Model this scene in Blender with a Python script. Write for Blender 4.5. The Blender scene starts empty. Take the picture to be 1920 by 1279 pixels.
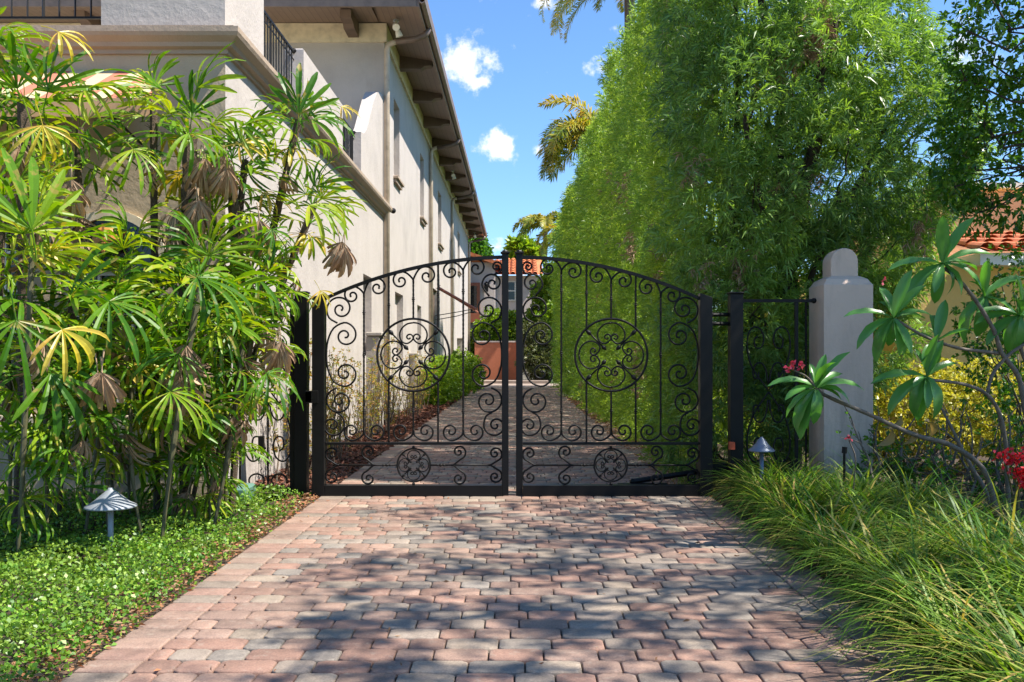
import bpy, math, random
import numpy as np
from mathutils import Vector, Matrix, Euler
random.seed(7)
rng = np.random.default_rng(7)
S = bpy.context.scene
COL = S.collection
PI = math.pi
# ------------------------------------------------------------------ camera
F, CX, CY, CAMH = 1800.0, 972.0, 668.0, 1.29
cam_d = bpy.data.cameras.new('camera')
cam = bpy.data.objects.new('camera', cam_d); COL.objects.link(cam)
cam.location = (0, 0, CAMH); cam.rotation_euler = (PI/2, 0, 0)
cam_d.sensor_width = 36; cam_d.lens = 36*F/1920
cam_d.shift_x = -12/1920; cam_d.shift_y = 28.5/1920
cam_d.clip_start = .05; cam_d.clip_end = 3000
S.camera = cam
def P(px, py, D):
    return Vector(((px-CX)/F*D, D, CAMH-(py-CY)/F*D))
# ------------------------------------------------------------------ light
S.view_settings.view_transform = 'Standard'; S.view_settings.look = 'None'
S.view_settings.exposure = 1.15; S.view_settings.gamma = 1
sdir = Vector((1, -.22, 1.5)).normalized()
sun_d = bpy.data.lights.new('sun', 'SUN'); sun_d.energy = 5.0; sun_d.angle = math.radians(.5)
sun_d.color = (1, .935, .85)
sun = bpy.data.objects.new('sun', sun_d); COL.objects.link(sun)
sun.rotation_euler = sdir.to_track_quat('Z', 'Y').to_euler()
W = bpy.data.worlds.new('World'); S.world = W; W.use_nodes = True
def world():
    nt = W.node_tree; N = nt.nodes; L = nt.links; N.clear()
    out = N.new('ShaderNodeOutputWorld'); bg = N.new('ShaderNodeBackground'); bg.inputs[1].default_value = .125
    sky = N.new('ShaderNodeTexSky'); sky.sky_type = 'NISHITA'; sky.sun_disc = False
    sky.sun_elevation = math.asin(sdir.z); sky.sun_rotation = math.atan2(sdir.x, sdir.y)
    sky.altitude = 0; sky.air_density = 1.0; sky.dust_density = .4; sky.ozone_density = 2.2
    tc = N.new('ShaderNodeTexCoord')
    nz = N.new('ShaderNodeTexNoise'); nz.inputs['Scale'].default_value = 38; nz.inputs['Detail'].default_value = 8; nz.inputs['Roughness'].default_value = .62
    L.new(tc.outputs['Generated'], nz.inputs['Vector'])
    prev = None
    clouds = [(872,112,.050,.92),(905,150,.018,.8),(930,268,.038,.95),(955,275,.018,.7),(1128,128,.026,.6),(1010,282,.022,.55),
              (1020,5,.03,.6),(925,466,.035,.5),(960,500,.06,.4),(1660,140,.035,.6),(1800,60,.05,.6),(1800,90,.06,.6),
              (-900,-300,.25,.9),(2600,200,.3,.8),(1300,-900,.3,.7),(-400,300,.12,.8),(500,350,.06,.7)]
    for (px, py, r, a) in clouds:
        d = Vector(((px-CX)/F, 1, (CY-py)/F)).normalized()
        vs = N.new('ShaderNodeVectorMath'); vs.operation = 'SUBTRACT'; vs.inputs[1].default_value = d
        L.new(tc.outputs['Generated'], vs.inputs[0])
        ml = N.new('ShaderNodeVectorMath'); ml.operation = 'MULTIPLY'; ml.inputs[1].default_value = (1, 1, 1.35)
        L.new(vs.outputs[0], ml.inputs[0])
        ln = N.new('ShaderNodeVectorMath'); ln.operation = 'LENGTH'; L.new(ml.outputs[0], ln.inputs[0])
        mr = N.new('ShaderNodeMapRange'); mr.inputs[1].default_value = 0; mr.inputs[2].default_value = r
        mr.inputs[3].default_value = a; mr.inputs[4].default_value = 0
        L.new(ln.outputs['Value'], mr.inputs[0])
        if prev is None: prev = mr.outputs[0]
        else:
            mx = N.new('ShaderNodeMath'); mx.operation = 'MAXIMUM'; L.new(prev, mx.inputs[0]); L.new(mr.outputs[0], mx.inputs[1]); prev = mx.outputs[0]
    sb = N.new('ShaderNodeMath'); sb.operation = 'MULTIPLY_ADD'; sb.inputs[1].default_value = 4.2; sb.inputs[2].default_value = -2.25
    L.new(nz.outputs['Fac'], sb.inputs[0])
    gt = N.new('ShaderNodeMath'); gt.operation = 'MULTIPLY_ADD'; gt.inputs[1].default_value = 1.9; gt.inputs[2].default_value = -.42
    L.new(prev, gt.inputs[0])
    ad = N.new('ShaderNodeMath'); ad.operation = 'ADD'; L.new(sb.outputs[0], ad.inputs[0]); L.new(gt.outputs[0], ad.inputs[1])
    ms = N.new('ShaderNodeMapRange'); ms.interpolation_type = 'SMOOTHSTEP'; ms.inputs[1].default_value = .0; ms.inputs[2].default_value = 1.0
    ms.inputs[4].default_value = .88
    L.new(ad.outputs[0], ms.inputs[0])
    mix = N.new('ShaderNodeMix'); mix.data_type = 'RGBA'
    tint = N.new('ShaderNodeMix'); tint.data_type = 'RGBA'; tint.blend_type = 'MULTIPLY'; tint.inputs[0].default_value = 1
    tint.inputs[7].default_value = (.52, .70, .90, 1)
    L.new(sky.outputs[0], tint.inputs[6])
    L.new(ms.outputs[0], mix.inputs[0]); L.new(tint.outputs[2], mix.inputs[6]); mix.inputs[7].default_value = (5.0, 5.05, 5.2, 1)
    L.new(mix.outputs[2], bg.inputs[0]); L.new(bg.outputs[0], out.inputs[0])
world()
# ------------------------------------------------------------------ helpers
def tag(o, label=None, cat=None, group=None, kind=None):
    if label: o['label'] = label
    if cat: o['category'] = cat
    if group: o['group'] = group
    if kind: o['kind'] = kind
    return o
def empty(name, loc, label, cat, group=None):
    o = bpy.data.objects.new(name, None); COL.objects.link(o); o.location = loc
    o.empty_display_size = .2
    return tag(o, label, cat, group)
def root_loc(p):
    while p is not None and p.parent is not None: p = p.parent
    return p.location if p is not None else Vector((0, 0, 0))
def link_mesh(name, me, mat, parent=None):
    o = bpy.data.objects.new(name, me); COL.objects.link(o)
    for m in (mat if isinstance(mat, (list, tuple)) else [mat]): me.materials.append(m)
    if parent is not None: o.parent = parent
    return o
class MB:
    def __init__(s): s.v = []; s.f = []; s.m = []; s.cur = 0
    def quad(s, *idx): s.f.append(idx); s.m.append(s.cur)
    def add(s, vs, fs):
        n = len(s.v); s.v += [tuple(v) for v in vs]
        for f in fs: s.f.append(tuple(i+n for i in f)); s.m.append(s.cur)
        return s
    def box(s, x0, x1, y0, y1, z0, z1, M=None, bev=0):
        if bev > 0:
            b = bev
            vs = []; 
            for z, e in ((z0, b), (z0+b, 0), (z1-b, 0), (z1, b)):
                for (x, y) in ((x0+e, y0+e), (x1-e, y0+e), (x1-e, y1-e), (x0+e, y1-e)): vs.append(Vector((x, y, z)))
            fs = [(3,2,1,0), (12,13,14,15)]
            for k in range(3):
                for i in range(4): a = 4*k+i; c = 4*k+(i+1)%4; fs.append((a, c, c+4, a+4))
        else:
            vs = [Vector(p) for p in ((x0,y0,z0),(x1,y0,z0),(x1,y1,z0),(x0,y1,z0),(x0,y0,z1),(x1,y0,z1),(x1,y1,z1),(x0,y1,z1))]
            fs = [(3,2,1,0),(4,5,6,7),(0,1,5,4),(1,2,6,5),(2,3,7,6),(3,0,4,7)]
        if M is not None: vs = [M @ v for v in vs]
        return s.add(vs, fs)
    def tube(s, pts, r, n=6, caps=True, radii=None, rot=0):
        pts = [Vector(p) for p in pts]
        m = len(pts); vs = []
        t0 = (pts[1]-pts[0]).normalized()
        up = Vector((0, 1, 0)) if abs(t0.y) < .9 else Vector((0, 0, 1))
        u = t0.cross(up).normalized()
        for i in range(m):
            t = (pts[min(i+1, m-1)]-pts[max(i-1, 0)])
            if t.length < 1e-9: t = t0
            t.normalize()
            u = u - t*u.dot(t)
            if u.length < 1e-6: u = t.orthogonal()
            u.normalize(); w = t.cross(u)
            rr = radii[i] if radii else r
            for k in range(n):
                a = 2*PI*k/n+rot
                vs.append(pts[i]+(u*math.cos(a)+w*math.sin(a))*rr)
        fs = []
        for i in range(m-1):
            for k in range(n):
                a = i*n+k; b = i*n+(k+1) % n
                fs.append((a, b, b+n, a+n))
        if caps: fs.append(tuple(range(n-1, -1, -1))); fs.append(tuple(range((m-1)*n, m*n)))
        return s.add(vs, fs)
    def ball(s, c, rx, ry=None, rz=None, nu=8, nv=6):
        ry = ry or rx; rz = rz or rx; c = Vector(c)
        vs = [c+Vector((0, 0, -rz))]; 
        for j in range(1, nv):
            a = -PI/2+PI*j/nv
            for i in range(nu): b = 2*PI*i/nu; vs.append(c+Vector((rx*math.cos(a)*math.cos(b), ry*math.cos(a)*math.sin(b), rz*math.sin(a))))
        vs.append(c+Vector((0, 0, rz))); top = len(vs)-1; fs = []
        for i in range(nu):
            fs.append((0, 1+(i+1) % nu, 1+i)); fs.append((top, top-nu+i, top-nu+(i+1) % nu))
        for j in range(nv-2):
            for i in range(nu): a = 1+j*nu+i; b = 1+j*nu+(i+1) % nu; fs.append((a, b, b+nu, a+nu))
        return s.add(vs, fs)
    def lathe(s, c, prof, n=24):
        c = Vector(c); vs = []; fs = []
        for (r, z) in prof:
            for i in range(n): a = 2*PI*i/n; vs.append(c+Vector((r*math.cos(a), r*math.sin(a), z)))
        for j in range(len(prof)-1):
            for i in range(n): a = j*n+i; b = j*n+(i+1) % n; fs.append((a, b, b+n, a+n))
        return s.add(vs, fs)
    def prism(s, poly, axis, a, b):
        # poly: 2D points; axis 'x': (y,z) ; 'y': (x,z) ; 'z': (x,y)
        def mk(p, t):
            return {'x': (t, p[0], p[1]), 'y': (p[0], t, p[1]), 'z': (p[0], p[1], t)}[axis]
        n = len(poly); vs = [mk(p, a) for p in poly]+[mk(p, b) for p in poly]
        fs = [tuple(range(n)), tuple(range(2*n-1, n-1, -1))]+[(i, n+i, n+(i+1) % n, (i+1) % n) for i in range(n)]
        return s.add(vs, fs)
    def build(s, name, mat, parent=None, smooth=False, label=None):
        me = bpy.data.meshes.new(name)
        o = root_loc(parent)
        v = np.array(s.v, dtype=float)
        if parent is not None and len(v): v = v-np.array(o)
        me.from_pydata(v.tolist(), [], s.f)
        if isinstance(mat, (list, tuple)): me.polygons.foreach_set('material_index', s.m)
        if smooth: me.polygons.foreach_set('use_smooth', [True]*len(s.f))
        me.validate(); me.update()
        ob = link_mesh(name, me, mat, parent)
        if label: ob['label'] = label
        return ob
def fix_normals(ob):
    import bmesh
    bm = bmesh.new(); bm.from_mesh(ob.data); bmesh.ops.recalc_face_normals(bm, faces=bm.faces); bm.to_mesh(ob.data); bm.free()
    return ob
def np_mesh(name, V, nper, mat, parent=None, pattern=None, offset=True, smooth=False):
    """V: (N, nper, 3); pattern: list of faces (tuples, all same size k) over nper verts"""
    N = V.shape[0]
    pat = np.array(pattern); nf, k = pat.shape
    idx = (np.arange(N)[:, None, None]*nper+pat[None]).reshape(-1)
    v = V.reshape(-1, 3)
    if parent is not None and offset: v = v-np.array(root_loc(parent))
    me = bpy.data.meshes.new(name)
    me.vertices.add(len(v)); me.vertices.foreach_set('co', v.astype(np.float32).ravel())
    me.loops.add(len(idx)); me.loops.foreach_set('vertex_index', idx.astype(np.int32))
    me.polygons.add(N*nf); me.polygons.foreach_set('loop_start', (np.arange(N*nf)*k).astype(np.int32))
    if smooth: me.polygons.foreach_set('use_smooth', np.ones(N*nf, dtype=bool))
    me.update(calc_edges=True)
    return link_mesh(name, me, mat, parent)
# ---- materials
def newmat(name):
    m = bpy.data.materials.new(name); m.use_nodes = True
    nt = m.node_tree; nt.nodes.clear()
    out = nt.nodes.new('ShaderNodeOutputMaterial'); b = nt.nodes.new('ShaderNodeBsdfPrincipled')
    nt.links.new(b.outputs[0], out.inputs[0])
    return m, nt, b, out
def ramp(nt, cols, pos=None):
    r = nt.nodes.new('ShaderNodeValToRGB'); e = r.color_ramp.elements
    n = len(cols)
    while len(e) < n: e.new(.5)
    for i, c in enumerate(cols):
        e[i].position = pos[i] if pos else i/(n-1); e[i].color = (*c, 1)
    return r
def noise(nt, scale, detail=4, rough=.55, vec=None, stretch=None):
    t = nt.nodes.new('ShaderNodeTexNoise'); t.inputs['Scale'].default_value = scale; t.inputs['Detail'].default_value = detail
    t.inputs['Roughness'].default_value = rough
    if vec is None: vec = nt.nodes.new('ShaderNodeNewGeometry').outputs['Position']
    if stretch:
        m = nt.nodes.new('ShaderNodeVectorMath'); m.operation = 'MULTIPLY'; m.inputs[1].default_value = stretch
        nt.links.new(vec, m.inputs[0]); vec = m.outputs[0]
    nt.links.new(vec, t.inputs['Vector'])
    return t
def mixc(nt, fac, a, b, mode='MIX'):
    m = nt.nodes.new('ShaderNodeMix'); m.data_type = 'RGBA'; m.blend_type = mode
    for inp, v in ((0, fac), (6, a), (7, b)):
        if isinstance(v, (int, float)): m.inputs[inp].default_value = v
        elif isinstance(v, tuple): m.inputs[inp].default_value = (*v, 1)
        else: nt.links.new(v, m.inputs[inp])
    return m.outputs[2]
def bump(nt, b, h, strength=.3, dist=.01):
    n = nt.nodes.new('ShaderNodeBump'); n.inputs['Strength'].default_value = strength; n.inputs['Distance'].default_value = dist
    nt.links.new(h, n.inputs['Height']); nt.links.new(n.outputs[0], b.inputs['Normal'])
def simple(name, c, rough=.6, metal=0, var=.25, vs=6, bs=.2, bscale=40, bd=.004):
    m, nt, b, out = newmat(name)
    n = noise(nt, vs, 5)
    dark = tuple(x*(1-var) for x in c); lite = tuple(min(1, x*(1+var*.6)) for x in c)
    r = ramp(nt, [dark, c, lite], [.3, .5, .72]); nt.links.new(n.outputs['Fac'], r.inputs[0]); nt.links.new(r.outputs[0], b.inputs['Base Color'])
    b.inputs['Roughness'].default_value = rough; b.inputs['Metallic'].default_value = metal
    if bs: bump(nt, b, noise(nt, bscale, 4).outputs['Fac'], bs, bd)
    return m
def stucco(name, c, stain=(.30, .25, .2), amt=.35, streak=True):
    m, nt, b, out = newmat(name)
    big = noise(nt, 1.3, 6, .62); r0 = ramp(nt, [tuple(x*.86 for x in c), c, tuple(min(1, x*1.06) for x in c)], [.3, .52, .7])
    nt.links.new(big.outputs['Fac'], r0.inputs[0]); col = r0.outputs[0]
    st = noise(nt, 3.2, 8, .7, stretch=(1, 1, .22) if streak else (1, 1, 1))
    rs = ramp(nt, [(0,)*3, (amt,)*3], [.56, .78]); nt.links.new(st.outputs['Fac'], rs.inputs[0])
    col = mixc(nt, rs.outputs[0], col, stain)
    sp = noise(nt, 9, 9, .75); rp = ramp(nt, [(0,)*3, (amt*.8,)*3], [.66, .76]); nt.links.new(sp.outputs['Fac'], rp.inputs[0])
    col = mixc(nt, rp.outputs[0], col, stain)
    # damp dirt close to the ground
    g = nt.nodes.new('ShaderNodeNewGeometry'); sx = nt.nodes.new('ShaderNodeSeparateXYZ'); nt.links.new(g.outputs['Position'], sx.inputs[0])
    mr = nt.nodes.new('ShaderNodeMapRange'); mr.inputs[1].default_value = 0; mr.inputs[2].default_value = 1.7; mr.inputs[3].default_value = .5; mr.inputs[4].default_value = 0
    nt.links.new(sx.outputs[2], mr.inputs[0])
    dn = noise(nt, 5, 8, .7, stretch=(1, 1, .12)); rd = ramp(nt, [(0,)*3, (1,)*3], [.46, .62]); nt.links.new(dn.outputs['Fac'], rd.inputs[0])
    mm = nt.nodes.new('ShaderNodeMath'); mm.operation = 'MULTIPLY'; nt.links.new(mr.outputs[0], mm.inputs[0]); nt.links.new(rd.outputs[0], mm.inputs[1])
    col = mixc(nt, mm.outputs[0], col, (.10, .085, .07))
    nt.links.new(col, b.inputs['Base Color']); b.inputs['Roughness'].default_value = .85
    bn = noise(nt, 14, 8, .65); bump(nt, b, bn.outputs['Fac'], .45, .022)
    return m
def leafmat(name, cols, trans=.4, tcol=None, rough=.38, pscale=1.2, pcol=None, pamt=.5, obj_rand=False, stretch=None, spec=.5, pr=(.42, .62)):
    m, nt, b, out = newmat(name)
    g = nt.nodes.new('ShaderNodeNewGeometry')
    src = g.outputs['Random Per Island']
    if obj_rand:
        oi = nt.nodes.new('ShaderNodeObjectInfo')
        a = nt.nodes.new('ShaderNodeMath'); a.operation = 'MULTIPLY_ADD'; a.inputs[1].default_value = .4
        nt.links.new(src, a.inputs[0])
        a2 = nt.nodes.new('ShaderNodeMath'); a2.operation = 'MULTIPLY'; a2.inputs[1].default_value = .6
        nt.links.new(oi.outputs['Random'], a2.inputs[0]); nt.links.new(a2.outputs[0], a.inputs[2]); src = a.outputs[0]
    r = ramp(nt, cols); nt.links.new(src, r.inputs[0]); col = r.outputs[0]
    if pcol:
        n = noise(nt, pscale, 3, .5, stretch=stretch); rr = ramp(nt, [(0,)*3, (pamt,)*3], list(pr)); nt.links.new(n.outputs['Fac'], rr.inputs[0])
        col = mixc(nt, rr.outputs[0], col, pcol)
    nt.links.new(col, b.inputs['Base Color']); b.inputs['Roughness'].default_value = rough
    b.inputs['Specular IOR Level'].default_value = spec
    t = nt.nodes.new('ShaderNodeBsdfTranslucent')
    tc = mixc(nt, 1.0, col, tcol or (1.5, 1.6, .5), 'MULTIPLY'); nt.links.new(tc, t.inputs[0])
    mx = nt.nodes.new('ShaderNodeMixShader'); mx.inputs[0].default_value = trans
    nt.links.new(b.outputs[0], mx.inputs[1]); nt.links.new(t.outputs[0], mx.inputs[2]); nt.links.new(mx.outputs[0], out.inputs[0])
    return m
M = {}
M['wall'] = stucco('white_stucco', (.42, .378, .343), amt=.42)
M['wall_front'] = stucco('shaded_front_stucco', (.43, .335, .225), amt=.25)  # villa stucco with the front's tan shade put into its base colour
M['trim'] = stucco('weathered_trim', (.34, .26, .19), (.14, .11, .09), .6, False)
M['band'] = simple('cream_band', (.62, .53, .38), .8)
M['wood'] = simple('brown_wood', (.125, .082, .06), .65, var=.35, vs=3)
M['soffit'] = None
M['fascia'] = simple('fascia_brown', (.17, .125, .10), .55)
M['pipe'] = simple('tan_pipe', (.46, .37, .27), .5)
M['pipe_brown'] = simple('brown_pipe', (.13, .09, .07), .45)
M['iron'] = simple('black_iron', (.007, .0065, .006), .5, 0, .3, 20, .25, 120, .002)
M['post'] = simple('black_post', (.0075, .0068, .0062), .45, 0, .3, 8, .12, 90, .002)
M['roof'] = simple('roof_tile', (.30, .12, .06), .8)
M['pillar'] = stucco('pillar_stucco', (.58, .45, .36), (.2, .15, .12), .45)
M['yellow'] = stucco('yellow_stucco', (.74, .47, .15), (.5, .3, .12), .2)
M['salmon'] = stucco('salmon_stucco', (.62, .36, .22), (.4, .25, .15), .2)
M['white'] = simple('white_paint', (.74, .70, .62), .5, var=.08)
M['terracotta'] = simple('terracotta_paint', (.42, .13, .065), .7, var=.12)
M['tile'] = simple('clay_tile', (.56, .17, .06), .75, var=.45, vs=5)
M['farwall'] = stucco('far_stucco', (.62, .52, .47), amt=.15)
M['lampmetal'] = simple('grey_lamp_metal', (.26, .28, .30), .5, .2, .15, 10, .1)
M['lampmetal_blue'] = simple('blue_grey_lamp_metal', (.15, .18, .23), .4, .4, .15)
M['soil'] = simple('soil', (.055, .035, .022), .95, var=.5, vs=9, bs=.8, bscale=30, bd=.03)
M['joint'] = simple('joint_sand', (.018, .014, .010), .95, var=.5, vs=20)
M['bark'] = simple('bark', (.11, .085, .06), .9, var=.5, vs=14, bs=.8, bscale=60, bd=.01)
M['bark_dark'] = simple('dark_bark', (.045, .034, .025), .9, var=.5, vs=14, bs=.8, bscale=60, bd=.01)
M['bark_grey'] = simple('grey_bark', (.12, .095, .07), .75, var=.4, vs=25, bs=.6, bscale=80, bd=.005)
M['fibre'] = simple('fibrous_palm_bark', (.085, .058, .036), .95, var=.6, vs=40, bs=1, bscale=120, bd=.01)
M['cane'] = simple('green_cane', (.075, .07, .03), .6, var=.4, vs=12)
M['glassdark'] = simple('dark_glass', (.012, .014, .014), .08, 0, .3, 3, 0)
for _k in ('iron', 'post'): M[_k].node_tree.nodes['Principled BSDF'].inputs['Specular IOR Level'].default_value = .22
M['greenbox'] = simple('green_plastic', (.10, .20, .16), .5)
M['chip'] = leafmat('bark_chips', [(.05, .018, .01), (.17, .05, .025), (.26, .11, .06), (.09, .035, .02)], .0, rough=.8)
M['dryleaf'] = leafmat('dry_leaves', [(.18, .09, .04), (.32, .2, .1), (.36, .13, .05), (.2, .12, .06)], .15, (1.3, 1.1, .8), .7)
# palm
PG = [(.02, .085, .008), (.05, .15, .008), (.12, .25, .010), (.22, .32, .012), (.38, .42, .02)]
M['palm'] = leafmat('lady_palm_leaf', PG, .38, (1.6, 1.5, .25), .42, 14, (.36, .26, .07), .7, obj_rand=True, spec=.3, pr=(.58, .66))
M['palm_yellow'] = leafmat('yellowing_palm_leaf', [(.38, .38, .03), (.55, .42, .03), (.5, .45, .06), (.55, .32, .05)], .4, (1.25, 1.1, .5), .4)
M['palm_dead'] = leafmat('dead_palm_leaf', [(.22, .12, .06), (.34, .21, .12), (.46, .33, .21), (.14, .08, .045)], .12, (1.2, 1, .8), .8)
PODO = [(.06, .13, .045), (.10, .20, .06), (.15, .28, .07), (.23, .38, .09)]
M['podo'] = leafmat('podocarpus_leaf', PODO, .42, (1.5, 1.5, .5), .38, 1.1, (.24, .38, .06), .7, spec=.6)
M['hedge'] = leafmat('hedge_leaf', [(.14, .245, .045), (.20, .32, .05), (.28, .40, .06), (.38, .49, .075)], .55, (1.5, 1.45, .6), .42, .55, (.12, .24, .07), .7, stretch=(1, 1, .35))
M['core'] = simple('inner_twigs', (.04, .05, .02), .95, var=.5)
M['oak'] = leafmat('broad_tree_leaf', [(.03, .10, .012), (.05, .15, .014), (.08, .20, .018), (.14, .28, .025)], .36, (1.5, 1.6, .35), .3, 1.5, (.10, .2, .02), .5)
M['cover'] = leafmat('ground_cover_leaf', [(.045, .14, .012), (.09, .22, .02), (.16, .31, .03), (.28, .42, .05)], .25, (1.4, 1.5, .5), .42, 2.5, (.20, .24, .04), .35)
M['grass'] = leafmat('liriope_blade', [(.03, .10, .012), (.07, .18, .015), (.13, .27, .022), (.26, .38, .05), (.50, .34, .12)], .32, (1.4, 1.4, .5), .45, 1.5, (.16, .2, .03), .4, spec=.25)
M['yshrub'] = leafmat('yellow_shrub_leaf', [(.30, .34, .03), (.48, .46, .05), (.62, .55, .10), (.2, .26, .03)], .42, (1.3, 1.2, .5), .4)
M['nand'] = leafmat('nandina_leaf', [(.16, .2, .03), (.26, .28, .04), (.38, .3, .05), (.42, .18, .05), (.12, .2, .03)], .4, (1.3, 1.2, .5), .45)
M['bush'] = leafmat('bush_leaf', [(.10, .20, .015), (.18, .30, .02), (.28, .38, .03)], .4, (1.4, 1.4, .4), .4)
M['bushdark'] = leafmat('dark_bush_leaf', [(.04, .07, .02), (.09, .10, .035), (.14, .15, .05)], .3, None, .5)
M['plum'] = leafmat('plumeria_leaf', [(.06, .18, .05), (.085, .24, .055), (.14, .31, .06)], .34, (1.6, 1.7, .4), .3)
M['plum_dry'] = leafmat('withered_plumeria_leaf', [(.5, .22, .03), (.3, .2, .08), (.34, .34, .08)], .35, (1.2, 1, .6), .5)
M['farpalm'] = leafmat('queen_palm_leaf', [(.12, .22, .03), (.20, .30, .035), (.30, .36, .045), (.5, .34, .05)], .35, (1.4, 1.2, .4), .4, .9, (.6, .38, .03), .4)
M['shoot'] = leafmat('red_petal', [(.55, .01, .015), (.7, .02, .03), (.45, .008, .02)], .25, (1.3, .6, .6), .45)
M['pink'] = leafmat('pink_petal', [(.7, .05, .09), (.6, .03, .06), (.75, .15, .2)], .25, (1.3, .7, .7), .45)
def soffit_mat():
    m, nt, b, out = newmat('soffit_boards')
    g = nt.nodes.new('ShaderNodeNewGeometry'); sx = nt.nodes.new('ShaderNodeSeparateXYZ'); nt.links.new(g.outputs['Position'], sx.inputs[0])
    f = nt.nodes.new('ShaderNodeMath'); f.operation = 'MULTIPLY'; f.inputs[1].default_value = 1/.12; nt.links.new(sx.outputs[0], f.inputs[0])
    fr = nt.nodes.new('ShaderNodeMath'); fr.operation = 'FRACT'; nt.links.new(f.outputs[0], fr.inputs[0])
    r = ramp(nt, [(.05, .035, .028), (.22, .155, .12), (.24, .17, .135)], [.0, .14, 1]); nt.links.new(fr.outputs[0], r.inputs[0])
    n = noise(nt, 3, 5); col = mixc(nt, n.outputs['Fac'], r.outputs[0], (.16, .11, .085))
    nt.links.new(col, b.inputs['Base Color']); b.inputs['Roughness'].default_value = .6
    return m
M['soffit'] = soffit_mat()
def awning_mat():
    m, nt, b, out = newmat('striped_canvas')
    g = nt.nodes.new('ShaderNodeNewGeometry'); sx = nt.nodes.new('ShaderNodeSeparateXYZ'); nt.links.new(g.outputs['Position'], sx.inputs[0])
    f = nt.nodes.new('ShaderNodeMath'); f.operation = 'MULTIPLY'; f.inputs[1].default_value = 1/.27; nt.links.new(sx.outputs[0], f.inputs[0])
    fr = nt.nodes.new('ShaderNodeMath'); fr.operation = 'FRACT'; nt.links.new(f.outputs[0], fr.inputs[0])
    r = ramp(nt, [(.52, .17, .10), (.60, .48, .28)], [.0, .5]); r.color_ramp.interpolation = 'CONSTANT'; nt.links.new(fr.outputs[0], r.inputs[0])
    n = noise(nt, 4, 5); col = mixc(nt, .25, r.outputs[0], n.outputs['Fac'], 'MULTIPLY')
    nt.links.new(col, b.inputs['Base Color']); b.inputs['Roughness'].default_value = .8
    return m
M['awning'] = awning_mat()
def paver_mat():
    m, nt, b, out = newmat('tumbled_concrete_pavers')
    a = nt.nodes.new('ShaderNodeVertexColor'); a.layer_name = 'tone'
    n1 = noise(nt, 7, 8, .7); r1 = ramp(nt, [(.60, .59, .55), (.95, .93, .86), (1.15, 1.12, 1.02)], [.3, .5, .72]); nt.links.new(n1.outputs['Fac'], r1.inputs[0])
    col = mixc(nt, 1.0, a.outputs[0], r1.outputs[0], 'MULTIPLY')
    n2 = noise(nt, 110, 6, .8); r2 = ramp(nt, [(.62,)*3, (1.28,)*3], [.34, .66]); nt.links.new(n2.outputs['Fac'], r2.inputs[0])
    col = mixc(nt, 1.0, col, r2.outputs[0], 'MULTIPLY')
    n3 = noise(nt, 1.1, 6, .65); r3 = ramp(nt, [(0,)*3, (.5,)*3], [.46, .72]); nt.links.new(n3.outputs['Fac'], r3.inputs[0])
    col = mixc(nt, r3.outputs[0], col, (.15, .115, .085))
    n4 = noise(nt, 22, 6, .7); r4 = ramp(nt, [(0,)*3, (.45,)*3], [.55, .7]); nt.links.new(n4.outputs['Fac'], r4.inputs[0]); col = mixc(nt, r4.outputs[0], col, (.34, .29, .23))
    nt.links.new(col, b.inputs['Base Color']); b.inputs['Roughness'].default_value = .82
    bump(nt, b, n2.outputs['Fac'], .35, .004)
    return m
M['paver'] = paver_mat()
# ------------------------------------------------------------------ ground + driveway
def sheet(name, mat, x0, x1, y0, y1, z, nx=2, ny=2, fn=None, kind='structure'):
    xs = np.linspace(x0, x1, nx); ys = np.linspace(y0, y1, ny)
    V = [(x, y, z+(fn(x, y) if fn else 0)) for y in ys for x in xs]
    Fs = [(j*nx+i, j*nx+i+1, (j+1)*nx+i+1, (j+1)*nx+i) for j in range(ny-1) for i in range(nx-1)]
    mb = MB(); mb.add(V, Fs); o = mb.build(name, mat, smooth=True); return tag(o, kind=kind)
M['lawn'] = simple('lawn_green', (.05, .09, .02), .95, var=.5, vs=3, bs=.6, bscale=60, bd=.03)
sheet('ground', M['lawn'], -400, 400, -60, 900, -.06)
M['concrete'] = simple('bounce_concrete', (.46, .40, .33), .9, var=.15)
sheet('street', M['concrete'], -60, 60, -12, .45, -.055)  # unseen pale sheet added behind the camera to bounce warm light forward
XL, XR = -1.80, 1.75
sheet('planting_bed', M['soil'], -9, XL-.01, 0.5, 8.75, -.02, 40, 40, lambda x, y: .03*math.sin(x*3)*math.sin(y*2.3))
sheet('planting_soil', M['soil'], XR+.01, 9, 0.5, 40, -.02, 30, 90, lambda x, y: .03*math.sin(x*3)*math.sin(y*2.3))
sheet('mulch_bed', M['soil'], -2.6, XL-.01, 8.75, 44, .0, 8, 90, lambda x, y: .012+.03*min(1, max(0, (XL-.06-x)*4)))
sheet('driveway_base', M['joint'], XL, XR, 0.5, 40, -.004)
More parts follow.
